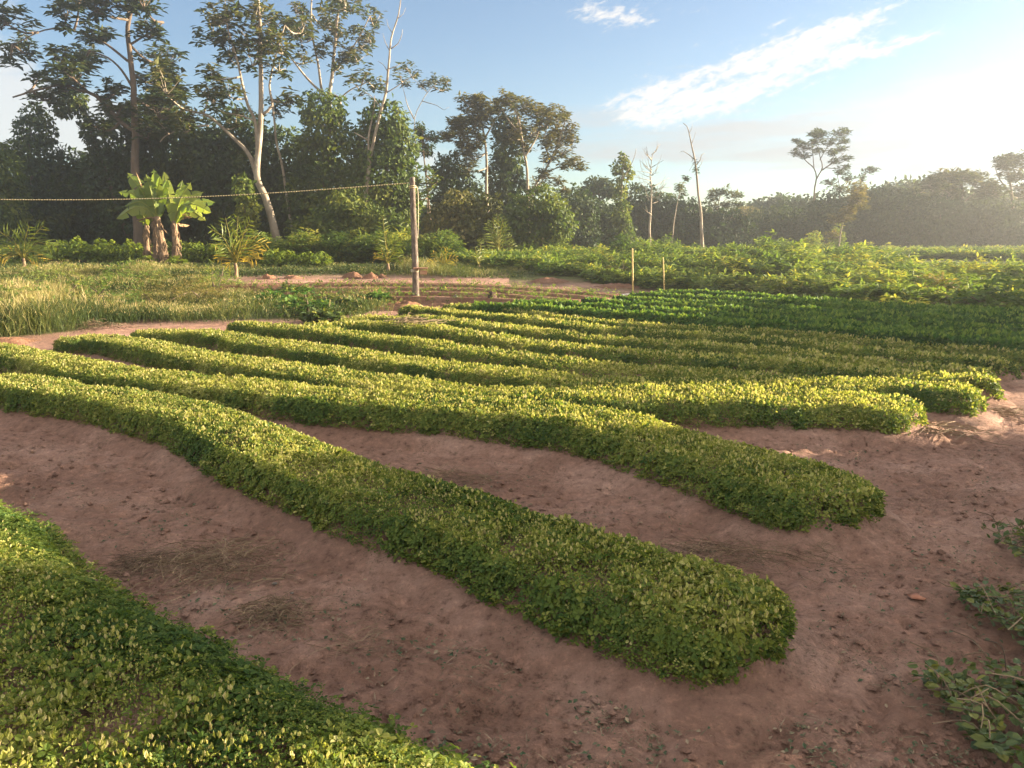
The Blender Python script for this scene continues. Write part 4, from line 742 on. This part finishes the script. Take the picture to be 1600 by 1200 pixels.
# ------------------------------------------------------------------ grass, weeds, thicket
def scatter_px(poly, n, rng, ymin=0):
    P = np.array(poly, float); lo, hi = P.min(0), P.max(0); out = np.zeros((0, 2))
    while len(out) < n:
        q = rng.uniform(lo, hi, (n * 2, 2)); out = np.vstack([out, q[in_poly(P, q[:, 0], q[:, 1])]])
    out = out[:n]; res = np.zeros((n, 3)); z = np.zeros(n)
    for _ in range(10):
        x = (out[:, 0] - 800) / F; y = (600 - out[:, 1]) / F; dy = CP + y * SP; dz = -SP + y * CP; t = (z - H) / dz; Yv = dy * t; z = .5 * z + .5 * terrain(Yv)
    return np.stack([x * t, Yv, terrain(Yv)], 1)
def grass(name, label, poly, n, hmin, hmax, seed, seedheads=.25, wk=.00075, tint=.45, leafy=0.15, patch=.9):
    rng = np.random.default_rng(seed); P = scatter_px(poly, n, rng); P[:, :2] += .5 * rng.normal(size=(n, 2)) * np.clip(P[:, 1:2] / 20, .3, 1); P = P[rng.random(n) < np.clip(.75 + 2.0 * fbm(P[:, 0] * .55, P[:, 1] * .4, seed + 9, 3), .18, 1)]; n = len(P); nz_ = fbm(P[:, 0] * .5, P[:, 1] * .35, seed, 4); h = (hmin + (hmax - hmin) * np.clip(.45 + 1.4 * nz_, 0, 1)) * rng.uniform(.45, 1.1, n) * np.interp(P[:, 1], [14, 22, 40], [1, .8, .42]); wd = np.maximum(.006, wk * P[:, 1])
    mb = MB(); D = unit(np.array([0, 0, 1.]) + .38 * rand_dir(rng, n)); N = unit(rand_dir(rng, n) * [1, 1, .2]); tn = np.clip(tint + patch * fbm(P[:, 0] * .7, P[:, 1] * .5, seed + 3, 3) + rng.normal(0, .14, n), 0, .85)
    P[:, 2] -= .03; mid = P + D * (h * .6)[:, None]; leaves(mb, P, D, N, h * .75, wd, tn, .0); D2 = unit(D + .7 * rand_dir(rng, n) * [1, 1, .4] + np.array([0, 0, -.15])); leaves(mb, P + D * (h * .55)[:, None], D2, N, h * .5, wd * .9, tn, 0)
    k = rng.random(n) < seedheads; leaves(mb, mid[k] + D[k] * (h[k] * .25)[:, None], unit(D[k] + .35 * rand_dir(rng, k.sum())), N[k], h[k] * .28, wd[k] * 1.5, np.clip(.85 + rng.normal(0, .1, k.sum()), 0, 1), 0)
    k = rng.random(n) < leafy; q = P[k] + D[k] * (h[k] * rng.uniform(.2, .8, k.sum()))[:, None]; Nn = unit(np.array([0, -.2, .8]) + .7 * rand_dir(rng, k.sum())); leaves(mb, q, perp(rng, Nn), Nn, np.maximum(.05, wd[k] * 4.5), np.maximum(.035, wd[k] * 3.2), np.clip(tn[k] - .15, 0, 1), .1)
    return tag(mb.build(name, M['grass']), label, 'grass', kind='stuff')
grass('tall_grass', 'tall weedy grass with pale seed heads filling the left edge of the field', [(-120, 534), (0, 526), (70, 521), (130, 511), (215, 499), (330, 500), (360, 500), (395, 470), (360, 455), (330, 445), (290, 430), (230, 424), (0, 424), (-120, 424)], 120000, .25, 1.0, 51, .36, wk=.00050, tint=.48, leafy=.45, patch=1.2)
grass('low_grass', 'low green grass along the back edge of the tilled beds', [(-120, 424), (230, 424), (300, 432), (420, 430), (520, 428), (720, 431), (830, 437), (830, 418), (700, 412), (300, 410), (-120, 414)], 26000, .12, .4, 52, .06, tint=.36, leafy=.4)
grass('weeds', 'mixed dark weeds on the bank below the tilled beds', [(360, 500), (450, 500), (545, 494), (600, 476), (585, 464), (500, 462), (430, 456), (395, 456), (370, 470)], 9000, .2, .6, 53, .1, tint=.28, leafy=.6)
grass('reeds', 'patch of tall fine green grass right of the wooden post', [(655, 430), (760, 433), (760, 412), (700, 404), (640, 408)], 9000, .5, 1.05, 54, .03, wk=.0005, tint=.30, leafy=.1)
for i, (px, py, w_, h_, lb) in enumerate([(478, 492, 1.5, .75, 'dark green broad-leaved weed on the bank above the sixth bed'), (535, 486, 1.2, .5, 'broad-leaved weed lit at the tips beside the bare path'), (425, 478, 1.2, .5, 'broad-leaved weed at the right end of the tall grass'), (505, 503, .8, .3, 'low yellowish weed right behind the beds'), (585, 474, .9, .35, 'dark low weed next to the sloping red bank'), (452, 462, .9, .4, 'bright weed at the top of the bank')]):
    p = gt(px, py); bush('broad_leaved_weed', lb, 'weed', p[0], p[1], w_, h_, 420, .17, 'bean' if i in (0, 2, 4) else 'vinebr', 430 + i, None, .5, .2, .7)

for i, (px, py, w_, h_, mt, tn, lb) in enumerate([(40, 505, 1.6, 0.98, 'thicket', .45, 'leafy weed clump in the tall grass above the left red earth ridge'), (170, 488, 1.8, 0.98, 'thicket', .35, 'dark leafy weed clump in the middle of the tall grass'), (250, 478, 1.6, 0.84, 'gold', .6, 'brownish weed clump in the tall grass left of the dark bank'), (90, 470, 2.2, 1.12, 'thicket', .6, 'yellow-green weed clump in the tall grass below the left palm'), (310, 470, 1.6, 0.70, 'gold', .7, 'straw-coloured weed clump at the right end of the tall grass'), (130, 503, 1.3, 0.70, 'gold', .4, 'brown weed clump at the front edge of the tall grass'), (20, 460, 2.2, 1.12, 'vinebr', .5, 'grey-green weed clump at the far left of the tall grass'), (340, 455, 1.6, 0.84, 'thicket', .65, 'light green weed clump near the corner of the tilled beds'), (210, 450, 2.4, 0.98, 'thicket', .5, 'wide green weed clump in front of the banana clump')]):
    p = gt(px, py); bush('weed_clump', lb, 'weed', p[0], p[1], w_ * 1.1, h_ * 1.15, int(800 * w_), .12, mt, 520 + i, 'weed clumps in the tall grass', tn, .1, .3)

def thicket(name, label, spots, L, mat, seed, dens=1.0, tint=.45):
    rng = np.random.default_rng(seed); mb, mw = MB(), MB()
    for px, top, Y, w_ in spots:
        p = at(px, 400, Y); gz = float(terrain(Y)); h = max(.5, H + (370 - top) / F * Y - gz); K = int(dens * 42 * w_ * max(h, .8)); d = rand_dir(rng, K); d[:, 2] = np.abs(d[:, 2])
        rr = .45 + .6 * rng.random((K, 1)) ** .6; P = np.array([p[0], Y, gz]) + d * rr * np.array([w_ / 2, w_ / 2, h * .95]); q = rng.random(K) < .3; P[q, 2] = gz + h * rng.random(q.sum()) * .6
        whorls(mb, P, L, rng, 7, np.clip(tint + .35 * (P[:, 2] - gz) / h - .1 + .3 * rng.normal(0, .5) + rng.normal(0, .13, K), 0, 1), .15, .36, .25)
    return tag(mb.build(name, M[mat]), label, 'undergrowth', kind='stuff')
rng = np.random.default_rng(8); spots = []
for px in np.arange(690, 1780, 17.):
    yf = np.interp(px, [690, 820, 940, 1040, 1200, 1400, 1600, 1780], [38.5, 36, 31.5, 28.5, 25.5, 23, 21.5, 20.5]); tp = np.interp(px, [690, 760, 860, 960, 1040, 1150, 1260, 1330, 1400, 1480, 1600, 1780], [402, 396, 388, 386, 386, 392, 384, 400, 405, 418, 424, 430])
    for k in range(9):
        f = min(1, k / 5); Y = yf + f * 11 + max(0, k - 5) * (4 + 5 * (px > 1200)) + rng.uniform(-.6, .8); low = (1 - f) ** 2 * 34
        spots.append((px + rng.uniform(-9, 9), tp + low + rng.normal(0, 15) * (k > 0) + 4 + 9 * vnoise(px * .021, k * 1.7, 33) * 2, Y, rng.uniform(.9, 2.0)))
for px in np.arange(-60, 700, 16.):
    for k in range(2): spots.append((px + rng.uniform(-8, 8), rng.uniform(356, 386) if px > 400 else rng.uniform(375, 392), 39.5 + (2.5 if px < 400 else 0) + 2.5 * k + rng.random(), rng.uniform(1.6, 2.8)))
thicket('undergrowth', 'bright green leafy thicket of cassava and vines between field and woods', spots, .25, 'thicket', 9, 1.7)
for i, (px, top, Y, w_, L_, mt, tn, lb) in enumerate([(957, 404, 31, 1.7, .2, 'gold', .35, 'dark rounded bush with yellow leaves left of the taller bamboo stake'), (1145, 396, 28.5, 2.0, .3, 'thicket', .75, 'yellow-green leafy bush in the middle of the thicket'), (1200, 425, 26, 2.2, .22, 'thicket', .85, 'yellowing bush at the front of the thicket, under the round-crowned tree'),
      (1235, 384, 28, 2.6, .34, 'thicket', .5, 'tall cassava bush forming the highest hump of the thicket'), (1130, 440, 25.5, 2.0, .2, 'dark', .5, 'dark green bush at the field edge below the thicket'), (1275, 458, 22.5, 3.2, .2, 'dark', .5, 'low shaded bush heap at the far edge of the bean rows'),
      (1400, 458, 21.2, 2.2, .18, 'thicket', .95, 'golden dry bush at the edge of the bean rows'), (1470, 420, 23.5, 1.8, .22, 'gold', .8, 'pale tan feathery bush in the hazy thicket'), (1580, 430, 20.5, 2.4, .3, 'thicket', .4, 'dark leafy bush at the right edge of the thicket'), (1060, 412, 29, 2.0, .3, 'thicket', .55, 'leafy bush just right of the shorter bamboo stake'),
      (860, 400, 36, 2.2, .3, 'thicket', .65, 'bright rounded bush at the left front of the thicket'), (790, 408, 37, 2.2, .28, 'thicket', .5, 'green bush right of the tall fine grass'), (690, 380, 41, 2.4, .3, 'thicket', .45, 'round green bush behind the post and the yellow palm'), (480, 362, 44, 2.6, .25, 'gold', .6, 'brownish bush below the forked pale trunk'), (1525, 455, 21, 2.0, .2, 'gold', .45, 'dry reddish low bush near the right edge of the bean rows')]):
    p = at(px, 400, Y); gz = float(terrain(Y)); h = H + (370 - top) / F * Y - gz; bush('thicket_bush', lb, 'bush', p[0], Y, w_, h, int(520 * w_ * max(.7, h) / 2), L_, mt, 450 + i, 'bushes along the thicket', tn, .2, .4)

# creeping vines at the right bottom corner
for i, (px, py, w_, h_, lb, tn, n_) in enumerate([(1640, 1120, 1.15, .11, 'broad-leaved creeper in the bottom right corner, nearest the camera', .6, 330), (1645, 965, 1.0, .10, 'broad-leaved creeper at the right edge, middle of three beside the footpath', .55, 260), (1645, 850, .9, .09, 'small creeper at the right edge farthest along the footpath', .62, 190)]):
    p = gp(px, py, 0); rng = np.random.default_rng(470 + i); root = thing('creeping_vine', (p[0], p[1], 0), lb, 'creeper', 'creepers beside the footpath'); ml, mw = MB(), MB()
    q = np.clip(rng.normal(0, .42, (n_, 2)), -.5, .5) * w_ * .62; P = np.stack([p[0] + q[:, 0], p[1] + q[:, 1], .03 + h_ * rng.random(n_) * np.exp(-(q ** 2).sum(1) / (w_ * .5) ** 2) - .06], 1)
    for a_ in (0, 1.9, -1.9):
        Nn = unit(np.array([0, 0, 1.]) + .5 * np.random.default_rng(i).normal(size=(n_, 3))); D0 = unit(np.stack([np.cos(q[:, 0] * 40), np.sin(q[:, 0] * 40), .0 * q[:, 0]], 1)); D = D0 * math.cos(a_) + np.cross(Nn, D0) * math.sin(a_)
        leaves(ml, P + D * .02, D, Nn, .046 * rng.uniform(.5, 1.4, n_), .037 * rng.uniform(.7, 1.15, n_), np.clip(tn + rng.normal(0, .2, n_), 0, 1), .12, True)
    for k in range(45):
        a = P[rng.integers(n_)] * [1, 1, 0] + [0, 0, .01]; d = rng.random() * 6.28; ln = rng.uniform(.08, .30); e = a + np.array([math.cos(d) * ln, math.sin(d) * ln, rng.uniform(-.01, .10)]); tube(mw, spline(np.array([a, (a + e) / 2 + [rng.normal(0, .04), rng.normal(0, .04), rng.uniform(.01, .08)], e]), .06), .0028, 4, tint=rng.random())
    for k in range(0, n_, 2): tube(mw, np.array([P[k] * [1, 1, .1], P[k] - [0, 0, .004]]), .002, 3, tint=.4)
    mw.build('stem', M['straw'], root); ml.build('leaf_cover', M['vinebr'], root)

# ------------------------------------------------------------------ litter, clods, straw
rng = np.random.default_rng(61); mb = MB()
LP = [(-100, 640, 1650, 1240)]
q = rng.uniform([-60, 610], [1640, 1230], (30000, 2)); dens_ = fbm(q[:, 0] * .012, q[:, 1] * .02, 70, 4); q = q[rng.random(len(q)) < np.clip(.12 + 1.5 * dens_, 0.02, 1)]
G0 = np.array([gp(a, b, 0) for a, b in q]); n = len(G0)
def gz_near(x, y): return .045 * fbm(x * .7, y * .7, 1) + .042 * fbm(x * 2.6, y * 2.6, 4, 4) + .044 * fbm(x * 9, y * 9, 9, 3) * (y < 14) + .012 * vnoise(x * 21, y * 21, 15) * (y < 10) - .07
G0[:, 2] = gz_near(G0[:, 0], G0[:, 1]) + .006; cl = rng.normal(0, .05, (n, 2)); G0[:, :2] += cl
Nn = unit(np.array([0, 0, 1.]) + .45 * rand_dir(rng, n)); l = rng.uniform(.010, .036, n); leaves(mb, G0, perp(rng, Nn), Nn, l, l * .6, rng.random(n) ** 1.3, .2)
k = 3000; idx = rng.integers(0, n, k); Nn = unit(np.array([0, 0, 1.]) + .2 * rand_dir(rng, k)); leaves(mb, G0[idx] + [0, 0, .004], perp(rng, Nn), Nn, rng.uniform(.03, .11, k), .004, rng.uniform(.5, 1, k), .0)
tag(mb.build('leaf_litter', M['litter']), 'small dry leaf bits and straw scattered over the bare earth', 'leaf litter', kind='stuff')
mb = MB(); q = rng.uniform([-60, 600], [1640, 1230], (22000, 2)); q = q[rng.random(len(q)) < np.clip(.25 + 1.2 * fbm(q[:, 0] * .01, q[:, 1] * .016, 80, 3), .05, 1)]
ico = np.array([[0, 0, 1], [.9, 0, .3], [.28, .85, .3], [-.73, .53, .3], [-.73, -.53, .3], [.28, -.85, .3], [0, 0, -.6]]); it = [[0, 1, 2], [0, 2, 3], [0, 3, 4], [0, 4, 5], [0, 5, 1], [6, 2, 1], [6, 3, 2], [6, 4, 3], [6, 5, 4], [6, 1, 5]]
for a, b in q:
    p = gp(a, b, 0); s = .006 + .026 * rng.random() ** 4; th = rng.random() * 6.28; V = ico * s * rng.uniform(.6, 1.3, (7, 3)); V = np.stack([V[:, 0] * math.cos(th) - V[:, 1] * math.sin(th), V[:, 0] * math.sin(th) + V[:, 1] * math.cos(th), V[:, 2] * .8], 1)
    mb.add(V + [p[0], p[1], float(gz_near(p[0], p[1])) + s * .2], None, None, it)
tag(mb.build('gravel', M['soil']), 'small crumbs and clods of earth strewn over the paths', 'clods', kind='stuff')

def tangle(label, px, py, w_, d_, h_, n, seed, mat='straw', ln=(.12, .4), r=.0014, tint=(.2, .9), name='dry_grass_heap', z=None):
    rng = np.random.default_rng(seed); p = gp(px, py, 0); mb = MB(); z0 = float(gz_near(p[0], p[1])) if z is None else z
    for k in range(n):
        a = np.clip(rng.normal(0, .4, 2), -.8, .8); x = p[0] + a[0] * w_; y = p[1] + a[1] * d_; hh = h_ * math.exp(-(a ** 2).sum() * 2.2); th = rng.random() * 6.28; l_ = rng.uniform(*ln); b = np.array([x, y, z0 + hh * rng.random()]); e = b + np.array([math.cos(th) * l_, math.sin(th) * l_, rng.normal(0, .25) * hh]); e[2] = max(e[2], z0); m_ = (b + e) / 2 + np.array([rng.normal(0, .13) * l_, rng.normal(0, .13) * l_, rng.uniform(0, .4) * hh])
        tube(mb, spline(np.array([b, m_, e]), l_ / 4), r, 3, tint=rng.uniform(*tint), cap=False)
    return tag(mb.build(name, M[mat]), label, 'dry grass', 'heaps of pulled dry grass')
tangle('largest tangle of pulled dry roots and grass on the soil left of the second bed', 330, 872, .62, .5, .10, 560, 1, ln=(.05, .2), tint=(.25, 1), r=.0018, z=-.06)
tangle('small tangle of dry roots on the soil at the lower end of the big tangle', 425, 945, .26, .22, .08, 220, 2, ln=(.05, .16), tint=(.25, 1), r=.0018, z=-.06)
tangle('thin dry root scraps left of the big tangle', 215, 868, .3, .22, .04, 260, 3, ln=(.04, .15), tint=(0, .6), z=-.06)
tangle('flat wisp of pale dry grass behind the second bed', 690, 738, .55, .2, .06, 120, 4, tint=(.3, .9), ln=(.1, .4), z=-.06)
tangle('dry stalks heaped behind the shaded tip of the second bed', 1120, 872, .9, .3, .06, 600, 5, ln=(.05, .2), tint=(.2, .9), z=.0)
tangle('pale straw spilling from the tip of the fifth bed', 1548, 640, 1.0, .45, .07, 200, 6, tint=(.5, 1), ln=(.1, .35), z=-.05, r=.0025)
tangle('dry grass scraps beside the fourth bed tip', 1470, 672, .5, .4, .06, 120, 7, tint=(.6, 1), z=.0, r=.003)
tangle('fan of straw on the soil right of the small tangle', 545, 990, .22, .14, .03, 26, 8, tint=(.6, 1), ln=(.1, .3), z=-.06)
tangle('loose tuft of pale dry grass lying on the sixth bed', 650, 527, .55, .3, .2, 60, 9, tint=(.85, 1), ln=(.2, .6), r=.005, z=.27)
tangle('brown dead weeds at the foot of the tall grass', 145, 512, 1.3, .6, .16, 200, 10, tint=(.2, .7), ln=(.1, .4), r=.004, z=.0)

# ------------------------------------------------------------------ soil heaps, post, rope, stakes, bricks, stump, hose
def heap(label, px, py, wpx, hpx, seed, mat='tilled', Y=None):
    rng = np.random.default_rng(seed); p = gt(px, py); y = p[1]; w_ = wpx * y / F; h_ = hpx * y / F; a = np.linspace(0, 2 * np.pi, 28, endpoint=False); V = []
    for k, f in enumerate(np.linspace(1, 0.02, 9)):
        R_ = w_ / 2 * f * (1 + .3 * vnoise(np.cos(a) * 2 + seed, np.sin(a) * 2, 3)); x = p[0] + R_ * np.cos(a); yy = y + R_ * .7 * np.sin(a); z = p[2] - .05 + h_ * (1 - f ** 2) * (1 + .5 * vnoise(x * 6, yy * 6, seed)) + .45 * h_ * vnoise(x * 7, yy * 7, 2) * (f < .95) + .2 * h_ * vnoise(x * 19, yy * 19, 3); V.append(np.stack([x, yy, z], 1))
    I = np.arange(9 * 28).reshape(9, 28); mb = MB(); mb.add(np.concatenate(V), np.stack([I[:-1], np.roll(I, -1, 1)[:-1], np.roll(I, -1, 1)[1:], I[1:]], -1).reshape(-1, 4), None, [[I[8, 0], I[8, j], I[8, j + 1]] for j in range(1, 27)])
    return tag(mb.build('soil_heap', M[mat], smooth=True), label, 'soil heap', 'heaps of dug earth')
heap('largest heap of dug earth on the back edge of the tilled beds', 551, 433, 32, 10, 1); heap('reddish low heap of earth just right of the largest one', 578, 434, 26, 8, 2, 'redsoil'); heap('small dark heap of earth beside the foot of the small palm', 598, 433, 20, 7, 3)
heap('low red heap of earth on the edge right of the middle palm', 420, 434, 22, 8, 4, 'redsoil'); heap('flat red heap of earth between the palm and the largest heap', 458, 434, 34, 6, 5, 'redsoil'); heap('dark clod heap at the corner of the tall grass', 365, 450, 26, 10, 6)
heap('dark flat heap of earth beside the end of the hose', 897, 470, 34, 8, 7); heap('long dark earth ridge under the rounded bush', 860, 440, 70, 7, 8); heap('long dark earth ridge below the bamboo stakes', 960, 448, 80, 7, 9)
heap('low earth mound left of the pale hose', 925, 467, 22, 6, 10, 'redsoil'); heap('red earth bank sloping down in front of the wooden post', 628, 482, 100, 12, 11, 'redsoil'); heap('sunlit ridge of red earth at the left edge', 10, 533, 110, 9, 12, 'redsoil'); heap('low red earth hump beside the bricks', 685, 477, 60, 5, 13, 'redsoil')

pp = gt(650, 468); Yp = pp[1]
post = thing('wooden_post', pp, 'weathered wooden post with a small board nailed to its lower part', 'post')
mb = MB(); P = np.array([[pp[0], Yp, -.3], pp, at(648.5, 400, Yp), at(645.5, 330, Yp), at(644, 277, Yp)]); P = spline(P, .12); rr = np.linspace(.112, .085, len(P)) * (1 + .05 * vnoise(P[:, 2] * 4, P[:, 2] * 0, 3)); tube(mb, P, rr, 14); mb.build('pole', M['post'], post, smooth=True)
c = at(657, 419, Yp); mb = MB(); box(mb, (c[0] + .02, Yp - .14, c[2]), (.46, .26, .05), .1, bev=.1); mb.build('board', M['board'], post)
c = at(660, 424, Yp); mb = MB(); box(mb, (c[0] + .05, Yp - .14, c[2] - .03), (.22, .16, .12), .1, bev=.08); mb.build('bracket', M['board'], post)
c = at(648, 423, Yp); mb = MB()
for k in range(3): a = np.linspace(0, 2 * np.pi, 20); tube(mb, np.stack([c[0] + .118 * np.cos(a), Yp + .118 * np.sin(a), c[2] + .03 * k - .03 + 0 * a], 1), .012, 5)
mb.build('wire_binding', M['wire'], post)
mb = MB(); tube(mb, spline(np.array([at(649, 290, Yp - .1), at(653, 300, Yp - .1), at(653.5, 345, Yp - .1), at(652.5, 372, Yp - .1)]), .1), .012, 5); tag(mb.build('cord', M['wire']), 'thin cord hanging down the right side of the wooden post', 'cord')
po2 = copy_tree(post); po2.location = (-24.0, Yp + .6, 0); po2['label'] = 'weathered rope post standing beyond the left edge of the photo'
Ar = at(640, 292, Yp); Br = at(0, 308, 24.6); Cr = Br + (Br - Ar) * .32; mb = MB(); S = []
n = 620; tt = np.linspace(0, 1, n)[:, None]; L0 = Ar * (1 - tt) + Cr * tt; L0[:, 2] -= .28 * np.sin(np.pi * tt[:, 0]) - .12
for k in range(0, n - 1):
    tube(mb, L0[k:k + 2], .014, 4, tint=1.0 if k % 3 else .0, cap=False)
for k in range(3): a = np.linspace(0, 2 * np.pi, 18); tube(mb, np.stack([at(644.5, 292, Yp)[0] + .105 * np.cos(a), Yp + .105 * np.sin(a), Ar[2] + .026 * k - .03 + .01 * np.cos(a)], 1), .014, 5, tint=1.0 if k != 1 else 0., cap=False)
tag(mb.build('rope', M['rope'], smooth=True), 'yellow and dark twisted rope strung from the post to the left', 'rope')
for px0, px1, ty, by, r, lb in [(989, 988, 388, 456, .032, 'taller bamboo stake at the corner of the bean rows'), (1038, 1036, 402, 457, .026, 'shorter thin bamboo stake right of the taller one')]:
    b = gt(px0, by); tp = at(px1, ty, b[1]); root = thing('bamboo_stake', b, lb, 'stake', 'bamboo stakes'); mb = MB(); P = spline(np.array([[b[0], b[1], -.2], b, (b + tp) / 2, tp]), .06); tube(mb, P, r * (1 + .18 * (np.arange(len(P)) % 6 == 0)) * np.linspace(1, .75, len(P)), 8); mb.build('cane', M['bamboo'], root, smooth=True)
rng = np.random.default_rng(3); b = gt(1038, 457)
for i, (px, py, tx, ty) in enumerate([(1036, 398, 1024, 370), (1036, 400, 1042, 378), (1037, 404, 1048, 392), (1037, 402, 1030, 386)]):
    pass
pb_ = gt(662, 473)
for k, (dx, dz, rz, lb) in enumerate([(0, .045, .1, 'lower brick lying at the foot of the wooden post'), (.01, .135, -.12, 'upper brick resting on another brick by the wooden post')]):
    mb = MB(); box(mb, (pb_[0] + dx, pb_[1], pb_[2] + dz), (.34, .18, .085), rz, bev=.08); tag(mb.build('brick', M['brick']), lb, 'brick')
ps = gt(709, 474); mb = MB(); V = np.array([[-.11, 0, -.05], [.10, 0, -.05], [.13, .02, .13], [.06, .05, .27], [-.03, .05, .22], [-.09, .02, .08]]); V = np.vstack([V, V + [0.02, .08, 0]]) + ps
for _ in range(1): mb.add(V, [[i, (i + 1) % 6, (i + 1) % 6 + 6, i + 6] for i in range(6)] + [[0, 5, 4, 3], [0, 3, 2, 1], [6, 7, 8, 9], [6, 9, 10, 11]])
tag(mb.build('stone_slab', M['slab']), 'broken grey stone slab standing upright between post and stump', 'stone')
pk = gt(769, 476); root = thing('tree_stump', pk, 'dark burnt tree stump at the edge of the tilled beds', 'stump'); mb = MB(); a = np.linspace(0, 2 * np.pi, 20, endpoint=False); V = []
for f, z in [(1.9, -.06), (1.35, .02), (1.05, .10), (.85, .2), (.72, .3), (.6, .36), (.3, .37)]: rr = .16 * f * (1 + .28 * np.sin(a * 4 + 1) * (f > .9) + .3 * vnoise(np.cos(a) * 2.2, np.sin(a) * 2.2 + z, 3)); V.append(np.stack([pk[0] + rr * np.cos(a), pk[1] + rr * np.sin(a), pk[2] + z + (.07 * vnoise(np.cos(a) * 2, np.sin(a) * 2, 8) if z > .25 else 0) + 0 * a], 1))
I = np.arange(140).reshape(7, 20); mb.add(np.concatenate(V), np.stack([I[:-1], np.roll(I, -1, 1)[:-1], np.roll(I, -1, 1)[1:], I[1:]], -1).reshape(-1, 4), None, [[I[6, 0], I[6, j], I[6, j + 1]] for j in range(1, 19)]); mb.build('trunk', M['stump'], root, smooth=True)
mb = MB(); hp = [gt(a_, b_) + [0, 0, .05] for a_, b_ in [(935, 472), (948, 468), (960, 465), (975, 463), (990, 461.5), (1010, 462)]]; tube(mb, spline(np.array(hp), .15), .03, 7); tag(mb.build('hose', M['hose'], smooth=True), 'pale hose lying along the left ends of the bean rows', 'hose')
p = gp(452, 660, 0); mb = MB()
for k in range(5): D = unit(np.array([math.cos(k * 1.3), math.sin(k * 1.3), .4])); leaves(mb, [p + [0, 0, .02]], [D], [[0, 0, 1]], .14, .06, .9, .3, True)
tag(mb.build('dead_leaf', M['dead']), 'curled brown dead leaf lying on the soil behind the second bed', 'dead leaf')
for i, (px, py, s, lb) in enumerate([(428, 898, .024, 'small pale stone on the soil right of the dry root tangle'), (455, 912, .018, 'tiny pale stone right of the other one'), (1435, 917, .07, 'flat reddish tile fragment half buried in the footpath')]):
    p = gp(px, py, 0); mb = MB(); V = ico * np.array([s, s * .8, s * (.6 if i < 2 else .12)]) + [p[0], p[1], float(gz_near(p[0], p[1])) + (s * .3 if i < 2 else .012)]; mb.add(V, None, None, it); tag(mb.build('stone', M['slab'] if i < 2 else M['brick'], smooth=True), lb, 'stone')
